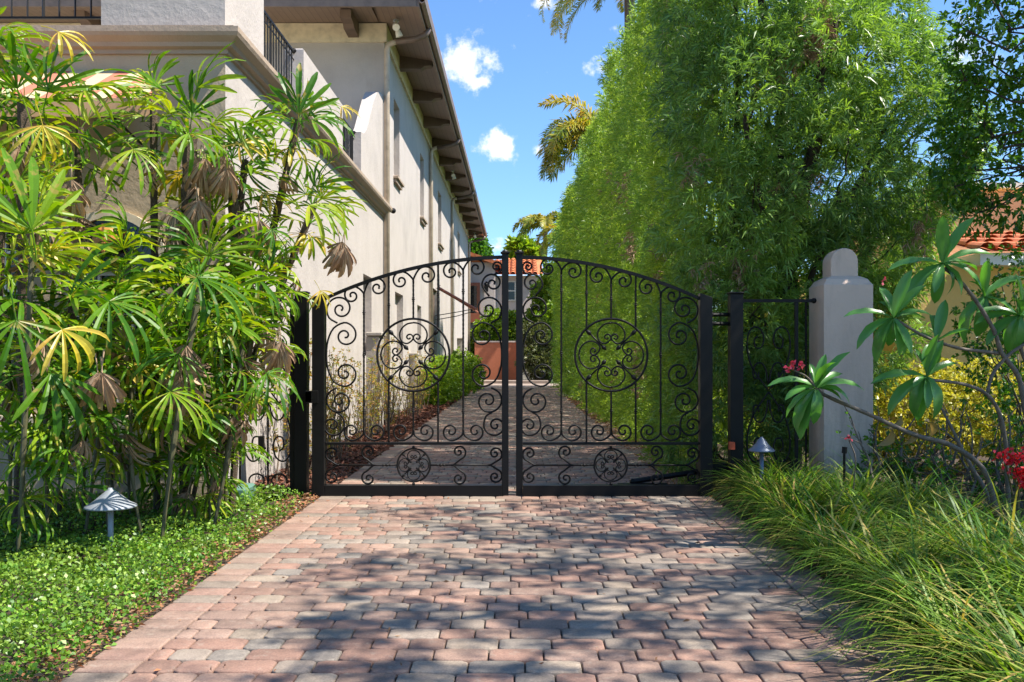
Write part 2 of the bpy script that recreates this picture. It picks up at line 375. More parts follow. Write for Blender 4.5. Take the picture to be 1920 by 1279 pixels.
def driveway():
    cols = [((.31, .175, .135), 5), ((.33, .21, .165), 4), ((.25, .165, .135), 4), ((.245, .21, .18), 3), ((.19, .18, .165), 4), ((.30, .25, .20), 3), ((.235, .13, .10), 3)]
    pool = [c for c, w in cols for _ in range(w)]
    border = [(.29, .18, .145), (.30, .20, .16), (.26, .18, .145), (.25, .20, .165)]
    cols = [(tuple(.76*c[i]+.24*(.26, .185, .15)[i] for i in range(3)), w) for c, w in cols]; pool = [c for c, w in cols for _ in range(w)]
    V = []; C = []; row = .157; y = 1.2; prevj = []
    def paver(x0, x1, y0, y1, c, ch):
        g = .003; x0 += g; x1 -= g; y0 += g; y1 -= g
        j = lambda: random.uniform(-.005, .005)
        out = [(x0+ch+j(), y0), (x1-ch+j(), y0), (x1, y0+ch*.75), (x1, y1-ch*.75), (x1-ch+j(), y1), (x0+ch+j(), y1), (x0, y1-ch*.75), (x0, y0+ch*.75)]
        cx, cy = (x0+x1)/2, (y0+y1)/2; h = random.uniform(-.002, .002)+.0165
        tx, ty = random.uniform(-.006, .006), random.uniform(-.006, .006)
        vs = []
        for s_, z in ((1.0, -.02), (1.0, -.007), (.97, -.002), (.92, 0)):
            for (px, py) in out:
                qx = cx+(px-cx)*(1-(1-s_)*.16/(x1-x0)); qy = cy+(py-cy)*s_
                vs.append((qx, qy, h+z+(px-cx)*tx+(py-cy)*ty))
        V.append(vs); k = random.uniform(.82, 1.15)
        C.append((c[0]*k, c[1]*k, c[2]*k, 1))
    r = 0
    while y < 39:
        y1 = y+row
        for (a, b_) in ((XL, XL+.235), (XR-.235, XR)):
            paver(a, b_, y, y1, random.choice(border), .008)
        x = XL+.235; end = XR-.235
        first = True; js = []
        while x < end-.01:
            opts = [.08, .12, .163, .235] if first else [.163, .163, .235]
            random.shuffle(opts); first = False
            w = max(opts, key=lambda q: min([abs(x+q-p) for p in prevj]+[.035]))
            if end-(x+w) < .07: w = end-x
            paver(x, x+w, y, y1, random.choice(pool), .026)
            x += w; js.append(x)
        y = y1; r += 1; prevj = js
    V = np.array(V); n = len(V)
    pat = []
    for k in range(3):
        for i in range(8): a = k*8+i; b_ = k*8+(i+1) % 8; pat.append((a, b_, b_+8, a+8))
    # top as three quads
    t = 24; pat += [(t+0, t+1, t+4, t+5), (t+1, t+2, t+3, t+4), (t+5, t+6, t+7, t+0)]
    o = np_mesh('driveway', V, 32, M['paver'], pattern=pat, smooth=False)
    ca = o.data.color_attributes.new('tone', 'FLOAT_COLOR', 'POINT')
    ca.data.foreach_set('color', np.repeat(np.array(C), 32, axis=0).astype(np.float32).ravel())
    tag(o, kind='structure')
driveway()
mb = MB(); mb.box(-2.4, 2.2, 39.0, 44.6, -.05, .018); mb.box(-1.9, 1.4, 44.6, 46.9, -.05, .14)
tag(mb.build('path', simple('far_paving', (.26, .20, .16), .9)), kind='structure')
# ------------------------------------------------------------------ villa
XW, YF, YM, YE = -2.57, 8.42, 18.4, 49.0
villa = empty('villa', (-4, 20, 0), 'two storey white stucco villa with brown bracketed eaves along the left of the driveway', 'house')
def wall_holes(mb, axis, c, a0, a1, z0, z1, holes, depth, mback=None):
    """axis 'x': plane x=c facing +x, a=y.  axis 'y': plane y=c facing -y, a=x"""
    As = sorted({a0, a1, *[h[0] for h in holes], *[h[1] for h in holes]}); Zs = sorted({z0, z1, *[h[2] for h in holes], *[h[3] for h in holes]})
    def pt(a, z, d=0): return (c-d, a, z) if axis == 'x' else (a, c+d, z)
    for i in range(len(As)-1):
        for j in range(len(Zs)-1):
            am, zm = (As[i]+As[i+1])/2, (Zs[j]+Zs[j+1])/2
            if any(h[0] < am < h[1] and h[2] < zm < h[3] for h in holes): continue
            mb.add([pt(As[i], Zs[j]), pt(As[i+1], Zs[j]), pt(As[i+1], Zs[j+1]), pt(As[i], Zs[j+1])], [(0, 1, 2, 3)])
    for (h0, h1, g0, g1) in holes:
        q = [(h0, g0), (h1, g0), (h1, g1), (h0, g1)]
        for i in range(4):
            p, r_ = q[i], q[(i+1) % 4]
            mb.add([pt(*p), pt(*r_), pt(*r_, depth), pt(*p, depth)], [(0, 1, 2, 3)])
        if mback is not None:
            old = mb.cur; mb.cur = mback
            mb.add([pt(h0, g0, depth), pt(h1, g0, depth), pt(h1, g1, depth), pt(h0, g1, depth)], [(0, 1, 2, 3)]); mb.cur = old
up_slots = [(19.8, 20.75, 5.05, 6.62), (25.1, 26.1, 4.98, 6.62), (30.7, 32.0, 4.95, 6.62), (40.6, 42.0, 4.95, 6.62)]
lo_slots_a = [(15.9, 16.8, 1.3, 2.66)]
lo_slots_b = [(20.0, 21.4, 1.2, 2.64), (24.4, 25.4, 1.3, 2.6)]
door_hole = (28.7, 30.4, .15, 3.35)
mb = MB(); wall_holes(mb, 'x', XW, YF, YM, -.05, 4.1, lo_slots_a, .14, 0)
wins = [(-5.4, -4.27, .86, 2.55), (-4.02, -3.12, .86, 2.05)]
# front wall: rectangular openings; the arched one gets its head built below
mb.build('wall', [M['wall'], M['wall']], villa)
mb = MB(); wall_holes(mb, 'y', YF, -11, XW, -.05, 4.1, [wins[0], wins[1]], .16)
mb.build('front_wall', M['wall_front'], villa)
mb = MB(); wall_holes(mb, 'x', XW, YM, YE, -.05, 7.66, up_slots+lo_slots_b+[door_hole], .14, 0)
wall_holes(mb, 'y', YM, -11, XW, 4.0, 7.66, [], 0); mb.add([(XW, YE, -.05), (-11, YE, -.05), (-11, YE, 7.66), (XW, YE, 7.66)], [(0, 1, 2, 3)])
mb.build('upper_wall', [M['wall'], M['wall']], villa)
mb = MB(); mb.box(-11, XW-.02, 8.8, 18.3, 3.95, 4.06); mb.build('balcony_floor', M['band'], villa)
# interior dark backing for windows
for i, (a, b_, z0, z1) in enumerate(wins):
    mb = MB(); mb.box(a, b_, YF+.13, YF+.16, z0, z1+(0 if i == 0 else .47)); w = mb.build('window', M['glassdark'], villa)
    fr = MB(); t = .045
    fr.box(a, a+t*1.6, YF+.08, YF+.128, z0, z1); fr.box(b_-t*1.6, b_, YF+.08, YF+.128, z0, z1)
    fr.box(a+t*1.6, b_-t*1.6, YF+.08, YF+.128, z0, z0+t); fr.box(a+t*1.6, b_-t*1.6, YF+.08, YF+.128, z1-t, z1)
    nx = 4 if i == 0 else 3; nz = 5 if i == 0 else 3
    for k in range(1, nx): x = a+(b_-a)*k/nx; fr.box(x-.012, x+.012, YF+.09, YF+.127, z0+t, z1-t)
    for k in range(1, nz): z = z0+(z1-z0)*k/nz; fr.box(a+t*1.6, b_-t*1.6, YF+.093, YF+.124, z-.012, z+.012)
    fr.build('window_frame', M['white'], w)
# arch head: ring of moulding plus dark half disc standing in front of wall recess
ax, az, ar = (wins[1][0]+wins[1][1])/2, wins[1][3], .45
mb = MB()
poly = [(ax+ar*math.cos(a), az+ar*math.sin(a)) for a in np.linspace(0, PI, 20)]
mb.prism(poly, 'y', YF-.006, YF+.05); lun = mb.build('fanlight', M['glassdark'], villa)
mb = MB()
for k in range(20):
    a0, a1 = PI*k/20, PI*(k+1)/20
    q = [(ax+r*math.cos(a), az+r*math.sin(a)) for r, a in ((ar, a0), (ar+.07, a0), (ar+.07, a1), (ar, a1))]
    mb.prism(q, 'y', YF-.04, YF+.001)
mb.build('arch_moulding', M['band'], villa)
mb = MB(); mb.ball((ax, YF-.09, az+.25), .13, .08, .12, 12, 8)
for v in range(1): mb.box(ax-.012, ax+.012, YF-.17, YF-.155, az+.14, az+.38)
mb.build('wall_lantern', simple('amber_glass', (.5, .22, .06), .3), villa)
mb = MB(); mb.box(-11, XW+.05, YF-.07, YF-.002, .66, .78, bev=.012); mb.box(-11, XW+.03, YF-.035, YF-.002, .60, .66)
mb.build('sill_band', M['band'], villa)
# cornice swept round the corner
mb = MB(); prof = [(.0, 3.93), (.03, 3.935), (.03, 3.97), (.075, 3.985), (.085, 4.02), (.14, 4.06), (.155, 4.09), (.155, 4.135), (.10, 4.14), (.10, 4.16), (-.26, 4.16)]
rows = []
for (o, z) in prof: rows.append([(-11, YF-o, z), (XW+o, YF-o, z), (XW+o, YM, z)])
vs = [p for r_ in rows for p in r_]; fs = []
for i in range(len(prof)-1):
    for k in range(2): a = i*3+k; fs.append((a, a+1, a+4, a+3))
fs.append(tuple(i*3+2 for i in range(len(prof))))
mb.add(vs, fs); mb.build('cornice', M['trim'], villa)
# parapets
ZP = 4.98
def parapet(b_):
    mb = MB()
    mb.prism([(-3.66, YF), (XW-.003, YF), (XW-.003, 9.7), (XW-.25, 9.7), (XW-.25, YF+.25), (-3.66, YF+.25)], 'z', 4.16, ZP)
    fix_normals(mb.build('parapet', M['wall'], villa)); mb = MB(); mb.box(XW-.25, XW-.003, 11.5, 14.06, 4.16, ZP, bev=.015)
    fix_normals(mb.build('parapet', M['wall'], villa)); mb = MB()
    pr = [(15.7, 4.19), (18.38, 4.19), (18.38, 6.25), (17.9, 6.22), (17.5, 6.1), (17.1, 5.85), (16.7, 5.5), (16.3, 5.15), (16.0, 5.0), (15.7, 4.96)]
    mb.prism(pr, 'x', XW-.22, XW-.003)
    fix_normals(mb.build('parapet', M['wall'], villa))
parapet(0)
mb = MB(); mb.box(XW-.23, XW+.03, 15.45, 15.7, 4.19, 4.25, bev=.01); mb.build('ledge_block', M['trim'], villa)
def railing(p0, p1, z0=4.30, z1=4.93, step=.115):
    mb = MB(); p0 = Vector(p0); p1 = Vector(p1); d = p1-p0; L = d.length; n = int(L/step)
    for z, r in ((z1, .018), (z0, .014), (z1-.09, .008)): mb.tube([p0+Vector((0, 0, z)), p1+Vector((0, 0, z))], r, 4, rot=PI/4)
    for i in range(1, n):
        q = p0+d*i/n; mb.tube([q+Vector((0, 0, z0)), q+Vector((0, 0, z1))], .0085 if i % 6 else .014, 4)
    for k in (0, 1):
        q = p0 if k == 0 else p1
        mb.ball(q+Vector((0, 0, z1+.02)), .03)
    mb.build('railing', M['iron'], villa)
railing((XW-.12, 9.7, 0), (XW-.12, 11.5, 0)); railing((XW-.12, 14.06, 0), (XW-.12, 15.7, 0)); railing((-11, YF+.12, 0), (-3.66, YF+.12, 0), step=.14)
# eaves
mb = MB(); mb.box(XW+.003, XW+.05, YM-.05, YE, 7.30, 7.655); mb.box(-11, XW+.05, YM-.052, YM-.003, 7.30, 7.655); mb.build('frieze_band', M['band'], villa)
XE, YFR, YBK = -1.80, 16.95, 50.0
mb = MB(); mb.add([(XW-.1, YFR+.05, 7.69), (XE, YFR+.05, 7.54), (XE, YBK, 7.54), (XW-.1, YBK, 7.69)], [(0, 1, 2, 3)])
mb.add([(-11, YFR+.05, 7.54), (XW-.1, YFR+.05, 7.60), (XW-.1, YM+.2, 7.69), (-11, YM+.2, 7.69)], [(0, 1, 2, 3)])
mb.build('soffit', M['soffit'], villa)
mb = MB(); mb.box(XE, XE+.05, YFR, YBK+.02, 7.46, 7.66); mb.box(-11, XE, YFR-.02, YFR+.03, 7.46, 7.66); mb.box(-11, XE-.003, YBK, YBK+.04, 7.46, 7.66)
mb.build('fascia', M['fascia'], villa)
mb = MB(); g = [(XE+.053, 7.66), (XE+.053, 7.53), (XE+.10, 7.50), (XE+.155, 7.53), (XE+.17, 7.66), (XE+.155, 7.66), (XE+.142, 7.54), (XE+.10, 7.52), (XE+.065, 7.54), (XE+.065, 7.66)]
mb.prism(g, 'y', YFR-.05, YBK+.1); fix_normals(mb.build('gutter', M['fascia'], villa))
mb = MB(); mb.add([(XE+.16, YFR-.1, 7.67), (XE+.16, YBK+.1, 7.67), (-8, YBK-5, 9.6), (-8, YFR+5, 9.6), (-14, YFR-.1, 7.67), (-14, YBK+.1, 7.67),
                   (XE+.16, YFR-.1, 7.71), (XE+.16, YBK+.1, 7.71), (-8, YBK-5, 9.64), (-8, YFR+5, 9.64), (-14, YFR-.1, 7.71), (-14, YBK+.1, 7.71)],
                  [(6, 7, 8, 9), (6, 9, 10), (10, 9, 8, 11), (11, 8, 7), (0, 1, 7, 6), (4, 0, 6, 10)])
mb.build('roof', M['roof'], villa)
for k in range(12):
    y = 20.45+2.55*k
    mb = MB(); pr = [(XW+.05, 7.66), (XW+.05, 7.38), (XW+.50, 7.38), (XW+.58, 7.44), (XW+.72, 7.45), (XW+.76, 7.56), (XW+.76, 7.60)]
    mb.prism(pr, 'y', y-.11, y+.11); fix_normals(mb.build('eave_bracket', M['wood'], villa))
for x in (-3.15, -5.6, -8.0):
    mb = MB(); pr = [(YM-.05, 7.66), (YM-.05, 7.38), (YM-.55, 7.38), (YM-.64, 7.44), (YM-.9, 7.46), (YM-.94, 7.6)]
    mb.prism(pr, 'x', x-.1, x+.1); fix_normals(mb.build('eave_bracket', M['wood'], villa))
# sills under slots
for (y0, y1, z0, z1) in up_slots:
    mb = MB(); mb.box(XW, XW+.10, y0-.08, y1+.08, z0-.10, z0-.04, bev=.01); mb.box(XW, XW+.06, y0-.04, y1+.04, z0-.17, z0-.10); mb.build('window_sill', M['trim'], villa)
# downspouts
def downspout(y, zt=7.22, zb=.1):
    mb = MB()
    mb.tube([(XW+.07, y, zb), (XW+.07, y, zt-.12), (XW+.09, y, zt-.03), (XW+.16, y, zt+.02), (XW+.27, y, zt+.05)], .055, 8)
    o = mb.build('downspout', M['pipe'], villa, smooth=True)
    mb = MB(); mb.tube([(XW+.24, y, zt+.045), (XW+.62, y, zt+.10), (XW+.80, y, zt+.17), (XE+.09, y, zt+.30)], .062, 8)
    mb.build('elbow', M['pipe_brown'], o, smooth=True)
for y in (18.25, 27.5, 36.3): downspout(y)
downspout(48.9, 7.1)
def flood(p):
    p = Vector(p); mb = MB(); mb.lathe(p+Vector((0, 0, -.03)), [(0, .03), (.06, .03), (.06, 0), (0, 0)], 12)
    r = mb.build('floodlight', M['lampmetal'], villa, smooth=False)
    for s in (-1, 1):
        m2 = MB(); q = p+Vector((0, s*.13, -.12)); d = Vector((.25, s*.5-.35, -.8)).normalized()
        m2.tube([p+Vector((0, 0, -.02)), q], .018, 6)
        m2.tube([q, q+d*.05, q+d*.11, q+d*.15, q+d*.152], .05, 12, radii=[.03, .05, .062, .068, .05])
        m2.build('lamp_head', M['white'], r)
flood((-2.28, 17.9, 7.56)); flood((-2.2, 32.2, 7.52)); flood((-2.2, 48.2, 7.5))
mb = MB(); mb.tube([(XW, 18.55, 4.12), (XW+.12, 18.55, 4.12)], .02, 6); mb.ball((XW+.15, 18.55, 4.10), .055); mb.build('sensor', M['iron'], villa)
# buttress stubs, door, canopy strut
for (y0, y1, px, zt) in ((16.2, 16.75, .22, 1.63), (22.5, 22.9, .16, 1.3), (40.2, 40.9, .22, 2.0)):
    mb = MB(); mb.box(XW, XW+px, y0, y1, -.05, zt, bev=.02); mb.box(XW, XW+px+.04, y0-.04, y1+.04, zt+.002, zt+.07, bev=.015); mb.build('buttress', stucco('mildewed_stucco', (.34, .30, .26), (.07, .06, .05), .8), villa)
mb = MB(); mb.box(XW-.13, XW-.09, 28.7, 30.4, .15, 3.35); mb.box(XW-.09, XW-.06, 29.45, 29.65, .15, 3.35); mb.build('side_door', M['wood'], villa)
mb = MB(); mb.tube([P(822, 540, 30.7), P(892, 580, 30.7)], .05, 8); mb.tube([P(822, 540, 34.5)+Vector((-.0, 0, 0)), P(892, 580, 30.7)+Vector((0, 3, 0))], .03, 6)
mb.add([P(812, 546, 29.2), P(826, 534, 30.8), P(826, 538, 33), P(812, 552, 30.6)], [(0, 1, 2, 3)])
mb.build('canopy_strut', simple('rust_paint', (.30, .10, .06), .6), villa)
mb = MB()
for dz in (0, .13): mb.tube([(XW, 29.8, 2.55-dz), (XW+.55, 31.2, 2.72-dz), (XW+1.1, 32.5, 2.9-dz*.6)], .014, 5)
mb.build('stay_cable', M['iron'], villa)
# awning
mb = MB()
A = [(-9.5, YF-.01, 3.79), (-3.3, YF-.01, 3.79), (-2.86, 7.55, 3.32), (-9.9, 7.55, 3.32)]
mb.add(A+[(x, y, z-.015) for x, y, z in A], [(0, 1, 2, 3), (7, 6, 5, 4), (1, 5, 6, 2)])
aw = mb.build('awning', M['awning'], villa)
mb = MB(); mb.add([(-9.9, 7.545, 3.32), (-2.86, 7.545, 3.32), (-2.86, 7.535, 3.17), (-9.9, 7.535, 3.17)], [(0, 1, 2, 3)])
mb.add([(-2.86, 7.545, 3.32), (-3.3, YF-.01, 3.79), (-3.3, YF-.01, 3.60), (-2.86, 7.535, 3.17)], [(0, 1, 2, 3)])
mb.build('valance', simple('canvas_tan', (.5, .3, .17), .8), aw)
mb = MB()
for x in (-9.0, -6.2, -3.3): mb.tube([(x, 7.56, 3.27), (x, YF-.01, 3.15)], .012, 5)
mb.build('awning_frame', M['iron'], aw)
# ------------------------------------------------------------------ gate
YG = 8.78
GC = 960.5
def g2(p, mirror=False):  # zoomed trace -> full px -> world
    fx = 540+p[0]/2.4595; fy = 440+p[1]/2.4596
    if mirror: fx = 2*GC-fx
    return Vector(((fx-CX)/F*YG, YG, CAMH-(fy-CY)/F*YG))
def full(fx, fy, mirror=False, dy=0):
    if mirror: fx = 2*GC-fx
    return Vector(((fx-CX)/F*YG, YG+dy, CAMH-(fy-CY)/F*YG))
def catmull(pts, n=7):
    pts = [Vector(p) for p in pts]; P_ = [pts[0]*2-pts[1]]+pts+[pts[-1]*2-pts[-2]]; out = []
    for i in range(1, len(P_)-2):
        a, b_, c, d = P_[i-1:i+3]
        for k in range(n):
            t = k/n
            out.append(.5*((2*b_)+(-a+c)*t+(2*a-5*b_+4*c-d)*t*t+(-a+3*b_-3*c+d)*t**3))
    out.append(pts[-1]); return out
S_A = [(228,408),(191,385),(177,345),(198,298),(240,284),(276,308),(280,348),(253,377),(222,362),(222,332),(246,322),(256,340),(246,348)]
S_B = [(255,446),(266,460),(258,477),(238,484),(222,468),(226,442),(262,436),(276,472),(262,512),(300,505),(320,465),(302,422),(258,405),(208,436),(184,490),(177,555)]
S_B = [(266,458),(268,474),(248,486),(225,474),(227,448),(258,440),(278,462),(272,498)]
# spiral generator (screen coords, y down)
def spiral(E, r0, a0, turns, dr, r1=9, n=10):
    m = int(turns*n*1.0)+1; out = []
    for i in range(m+1):
        t = i/m; r = r1+(r0-r1)*(1-t)**1.22; a = math.radians(a0)+dr*2*PI*turns*t
        out.append((E[0]+r*math.cos(a), E[1]+r*math.sin(a)))
    return out
def big_c(xf=lambda x: x):
    up = spiral((263, 466), 60, -95, 1.55, 1, 8)   # clockwise on screen: top -> right -> bottom -> left
    dn = spiral((263, 640), 60, 95, 1.55, -1, 8)
    mid = [(210, 432), (184, 488), (177, 555), (184, 620), (210, 676)]
    return [(xf(x), y) for x, y in list(reversed(up))+mid+dn]
def scrolls_upper():
    L = []
    mir = lambda x: 1163-x
    A = [(228,408),(190,384)]+spiral((242,343), 63, 180, 1.6, 1, 8)
    C = [(226,706),(190,728)]+spiral((240,766), 62, 180, 1.6, -1, 8)
    D = [(222,820),(250,838)]+spiral((206,880), 54, 0, 1.6, 1, 7)
    L += [A, big_c(), C, D, [(mir(x), y) for x, y in A], big_c(mir), [(mir(x), y) for x, y in C], [(mir(x), y) for x, y in D]]
    L.append([(928,284)]+spiral((944,224), 50, 160, 1.6, 1, 8))
    L.append([(952,183),(975,176)]+spiral((962,148), 26, 20, 1.4, -1, 6))
    for (sx, sy, el, er) in ((350, 292, (296, 281), (412, 244)), (578, 228, (520, 213), (640, 191)), (808, 184, (752, 170), (868, 154))):
        L.append([(sx, sy)]+[(sx-1, sy-20)]+spiral(el, 46, -40, 1.45, -1, 8))
        L.append([(sx, sy)]+[(sx+1, sy-24)]+spiral(er, 48, 215, 1.45, 1, 8))
    for sx in (350, 578, 808):
        L.append([(sx, 895)]+[(sx-4, 922)]+spiral((sx-56, 907), 46, 45, 1.45, 1, 8))
        L.append([(sx, 895)]+[(sx+4, 922)]+spiral((sx+56, 907), 46, 135, 1.45, -1, 8))
    return L
def scrolls_lower():
    L = []
    for (e, xb, s) in (((205, 1010), 236, 1), ((372, 1002), 405, 1), ((788, 1002), 752, -1), ((955, 1010), 924, -1)):
        for v in (1, -1):
            ex = 1063+(e[1]-1063)*v
            sp = spiral((e[0], ex), 36, (100 if s == 1 else 80)*v, 1.5, v*s, 6)
            L.append([(xb, 1063), (xb-14*s, 1060 if v == 1 else 1066)]+sp)
    return L
def knot(mb, p, r=.016, n=3, step=.017):
    for k in range(n):
        z = (k-(n-1)/2)*step
        mb.ball(p+Vector((0, 0, z)), r if k == (n-1)//2 else r*.78, None, .010, 8, 5)
def gate_leaf(mirror, label):
    root = empty('gate_leaf', full(GC, 932, mirror), label, 'gate', 'pair of driveway gate leaves')
    m = mirror
    def bar(name, x0, x1, yb, yt0, yt1, d0, d1, bev=.003):
        a = full(x0, yb, m); b_ = full(x1, yb, m)
        mb = MB(); z0 = a.z; zt0 = full(x0, yt0, m).z; zt1 = full(x1, yt1, m).z
        vs = [(a.x, YG+d0, z0), (b_.x, YG+d0, z0), (b_.x, YG+d1, z0), (a.x, YG+d1, z0), (a.x, YG+d0, zt0), (b_.x, YG+d0, zt1), (b_.x, YG+d1, zt1), (a.x, YG+d1, zt0)]
        mb.add(vs, [(3, 2, 1, 0), (4, 5, 6, 7), (0, 1, 5, 4), (1, 2, 6, 5), (2, 3, 7, 6), (3, 0, 4, 7)])
        o = fix_normals(mb.build(name, M['post'], root))
        bv = o.modifiers.new('bevel', 'BEVEL'); bv.width = bev; bv.segments = 2
        return o
    bar('hinge_stile', 587, 610, 931, 558, 550, -.055, .055)
    bar('bottom_rail', 610.2, 940.8, 932, 909, 909, -.05, .05)
    bar('meeting_stile', 941, 953.5, 932, 477, 477, -.032, .032)
    c = MB(); q = full(947.2, 476, m); c.box(q.x-.042, q.x+.042, YG-.042, YG+.042, q.z, q.z+.016, bev=.004); c.ball(q+Vector((0, 0, .022)), .03, None, .014); c.build('post_cap', M['post'], root)
    R = 829.0
    def arch(px): return 479+R-math.sqrt(R*R-(px-GC)**2)
    mb = MB(); n = 26; xs = np.linspace(587 if False else 590, 953, n)
    vs = []
    for x in xs:
        for dz, dd in ((0, -.02), (0, .02), (6.2, .02), (6.2, -.02)): vs.append(full(x, arch(x)+dz, m, dd))
    fs = [(4*i+k, 4*i+(k+1) % 4, 4*i+4+(k+1) % 4, 4*i+4+k) for i in range(n-1) for k in range(4)]+[(0, 1, 2, 3), (4*n-1, 4*n-2, 4*n-3, 4*n-4)]
    mb.add(vs, fs); fix_normals(mb.build('top_rail', M['post'], root))
    if m: pass
    bar('middle_rail', 610.2, 940.8, 834, 829, 829, -.018, .018, .002)
    T = .0088
    for pts in scrolls_upper()+scrolls_lower():
        w = catmull([g2(p, m) for p in pts], 3)
        mb = MB(); k = len(w); rad = [T*(.72 if i > k-4 else 1) for i in range(k)]
        mb.tube(w, T, 6, radii=rad); mb.ball(w[-1], .011, None, None, 7, 5)
        mb.build('scroll', M['iron'], root, smooth=True)
    def ztop(xz): 
        fx = 540+xz/2.4595; return (arch(fx)+5-440)*2.4596
    segs = [(350, 290, 900, (360, 555, 815)), (465, ztop(465), 432, (325,)), (465, 682, 958, (815,)), (578, 225, 392, (298,)), (578, 720, 900, (815,)),
            (692, ztop(692), 435, (272,)), (692, 680, 958, (815,)), (808, 182, 900, (262, 550, 815))]
    for (x, y0, y1, ks) in segs:
        mb = MB(); a, b_ = g2((x, y0), m), g2((x, y1), m); nn = max(2, int((a-b_).length/.02)); pts = [a.lerp(b_, i/nn) for i in range(nn+1)]
        mb.tube(pts, T, 4, radii=[T*(1.12 if i % 2 else .92) for i in range(nn+1)])
        for k in ks: knot(mb, g2((x, k), m))
        mb.build('picket', M['iron'], root, smooth=True)
    for (x0, x1, kx) in ((232, 505, 455), (656, 928, 704)):
        mb = MB(); a, b_ = g2((x0, 1063), m), g2((x1, 1063), m); mb.tube([a, b_], T*.9, 6)
        for d in (-.03, 0, .03): mb.ball(g2((kx, 1063), m)+Vector((d, 0, 0)), .016, None, .015 if d == 0 else .011, 8, 5)
        mb.build('cross_bar', M['iron'], root, smooth=True)
    # medallions
    def ring(cx, cy, r, name, tr):
        mb = MB(); pts = [g2((cx+r*math.cos(a), cy+r*math.sin(a)), m) for a in np.linspace(0, 2*PI, 49)]
        mb.tube(pts, tr, 6, caps=False); return mb.build(name, M['iron'], root, smooth=True)
    def heart(sc, c, par, tr):
        half = [(587,195),(500,212),(430,265),(390,340),(393,420),(432,480),(492,500),(550,470),(582,430),(578,390),(548,366),(512,370),(490,398),(502,428),(530,432),(545,412)]
        for rot in range(4):
            for sgn in (1, -1):
                pts = []
                for (x, y) in half:
                    dx, dy = (x-586)*sgn/7.753*2.4595*sc, (y-665)/7.753*2.4595*sc
                    for _ in range(rot): dx, dy = -dy, dx
                    pts.append((c[0]+dx, c[1]+dy))
                mb = MB(); mb.tube(catmull([g2(p, m) for p in pts], 4), tr, 5); mb.build('heart_scroll', M['iron'], par, smooth=True)
        for sx in (1, -1):
            for sy in (1, -1):
                mb = MB()
                p = lambda d: g2((c[0]+sx*d*sc, c[1]+sy*d*sc), m)
                mb.tube([p(30), p(108)], tr, 5)
                for d0, d1 in ((22, 44), (118, 92)):
                    a, b_ = p(d0), p(d1); mb.tube([a, a.lerp(b_, .25), a.lerp(b_, .55), a.lerp(b_, .85), b_], .01, 6, radii=[.001, .011*sc+.002, .021*sc**.6, .012*sc+.002, .004])
                mb.build('spear', M['iron'], par, smooth=True)
    r1 = ring(578, 555, 167, 'medallion', .0105); heart(1, (578, 555), r1, .0082)
    r2 = ring(580, 1063, 76, 'rosette', .0085); heart(.46, (580, 1063), r2, .0052)
    for y in (981, 1150):
        mb = MB(); mb.ball(g2((579, y), m), .014, None, .016); mb.build('stud', M['iron'], root)
    return root
gl = gate_leaf(False, 'black wrought iron gate leaf latched to the post beside the palms')
gr = gate_leaf(True, 'black wrought iron gate leaf with opener arm next to the tall hedge')
# posts
def gate_post(x0, x1, yt, yb, label, D=8.85):
    a = P(x0, yb, D); b_ = P(x1, yt, D); c = Vector(((a.x+b_.x)/2, D, 0))
    r = empty('gate_post', c, label, 'post', 'square black gate posts')
    w = b_.x-a.x; mb = MB(); mb.box(a.x, b_.x, D-w/2, D+w/2, -.05, b_.z, bev=.004); mb.build('shaft', M['post'], r)
    mb = MB(); mb.box(a.x-.008, b_.x+.008, D-w/2-.008, D+w/2+.008, b_.z+.001, b_.z+.02, bev=.006); mb.build('cap', M['post'], r)
    return r, a.x, b_.x
pl, plx0, plx1 = gate_post(554.5, 577.5, 551, 925, 'square black gate post beside the palms')
pr, prx0, prx1 = gate_post(1367, 1391, 552, 880, 'square black gate post before the dark tree next to the stucco pillar')
mb = MB(); a = P(577.5, 755, 8.8); b_ = P(600, 732, 8.8); mb.box(a.x, b_.x, 8.70, 8.73, a.z, b_.z, bev=.003); mb.box(a.x, a.x+.05, 8.70, 8.9, a.z+.01, b_.z-.01); mb.build('latch_plate', M['post'], pl)
for py in (590, 607):
    mb = MB(); a = P(1334, py, 8.78); b_ = P(1368, py, 8.85); mb.tube([a, b_], .018, 8); mb.ball((a+b_)/2, .03, .03, .02); mb.ball(a, .024); mb.build('hinge', M['post'], pr)
mb = MB(); mb.box(prx0-.02, prx0+.03, 8.74, 8.79, P(0, 842, 8.8).z, P(0, 828, 8.8).z); mb.build('reflector', simple('orange_plastic', (.45, .07, .02), .5), pr)
# opener arm
op = empty('gate_opener', P(1345, 885, 8.95), 'black gate opener arm running low behind the right hand gate leaf', 'gate opener')
mb = MB(); mb.tube([P(1186, 903, 8.92), P(1312, 884, 9.0)], .026, 8); mb.ball(P(1186, 903, 8.92), .03); mb.build('arm', M['post'], op)
mb = MB(); a = P(1158, 909, 8.9); b_ = P(1250, 906, 8.9); mb.box(a.x, b_.x, 8.86, 8.92, a.z, b_.z); mb.build('bracket', M['post'], op)
mb = MB(); a = P(1308, 905, 9); b_ = P(1366, 868, 9); mb.box(a.x, b_.x, 8.93, 9.1, a.z, b_.z, bev=.01); mb.build('motor_box', M['post'], op)
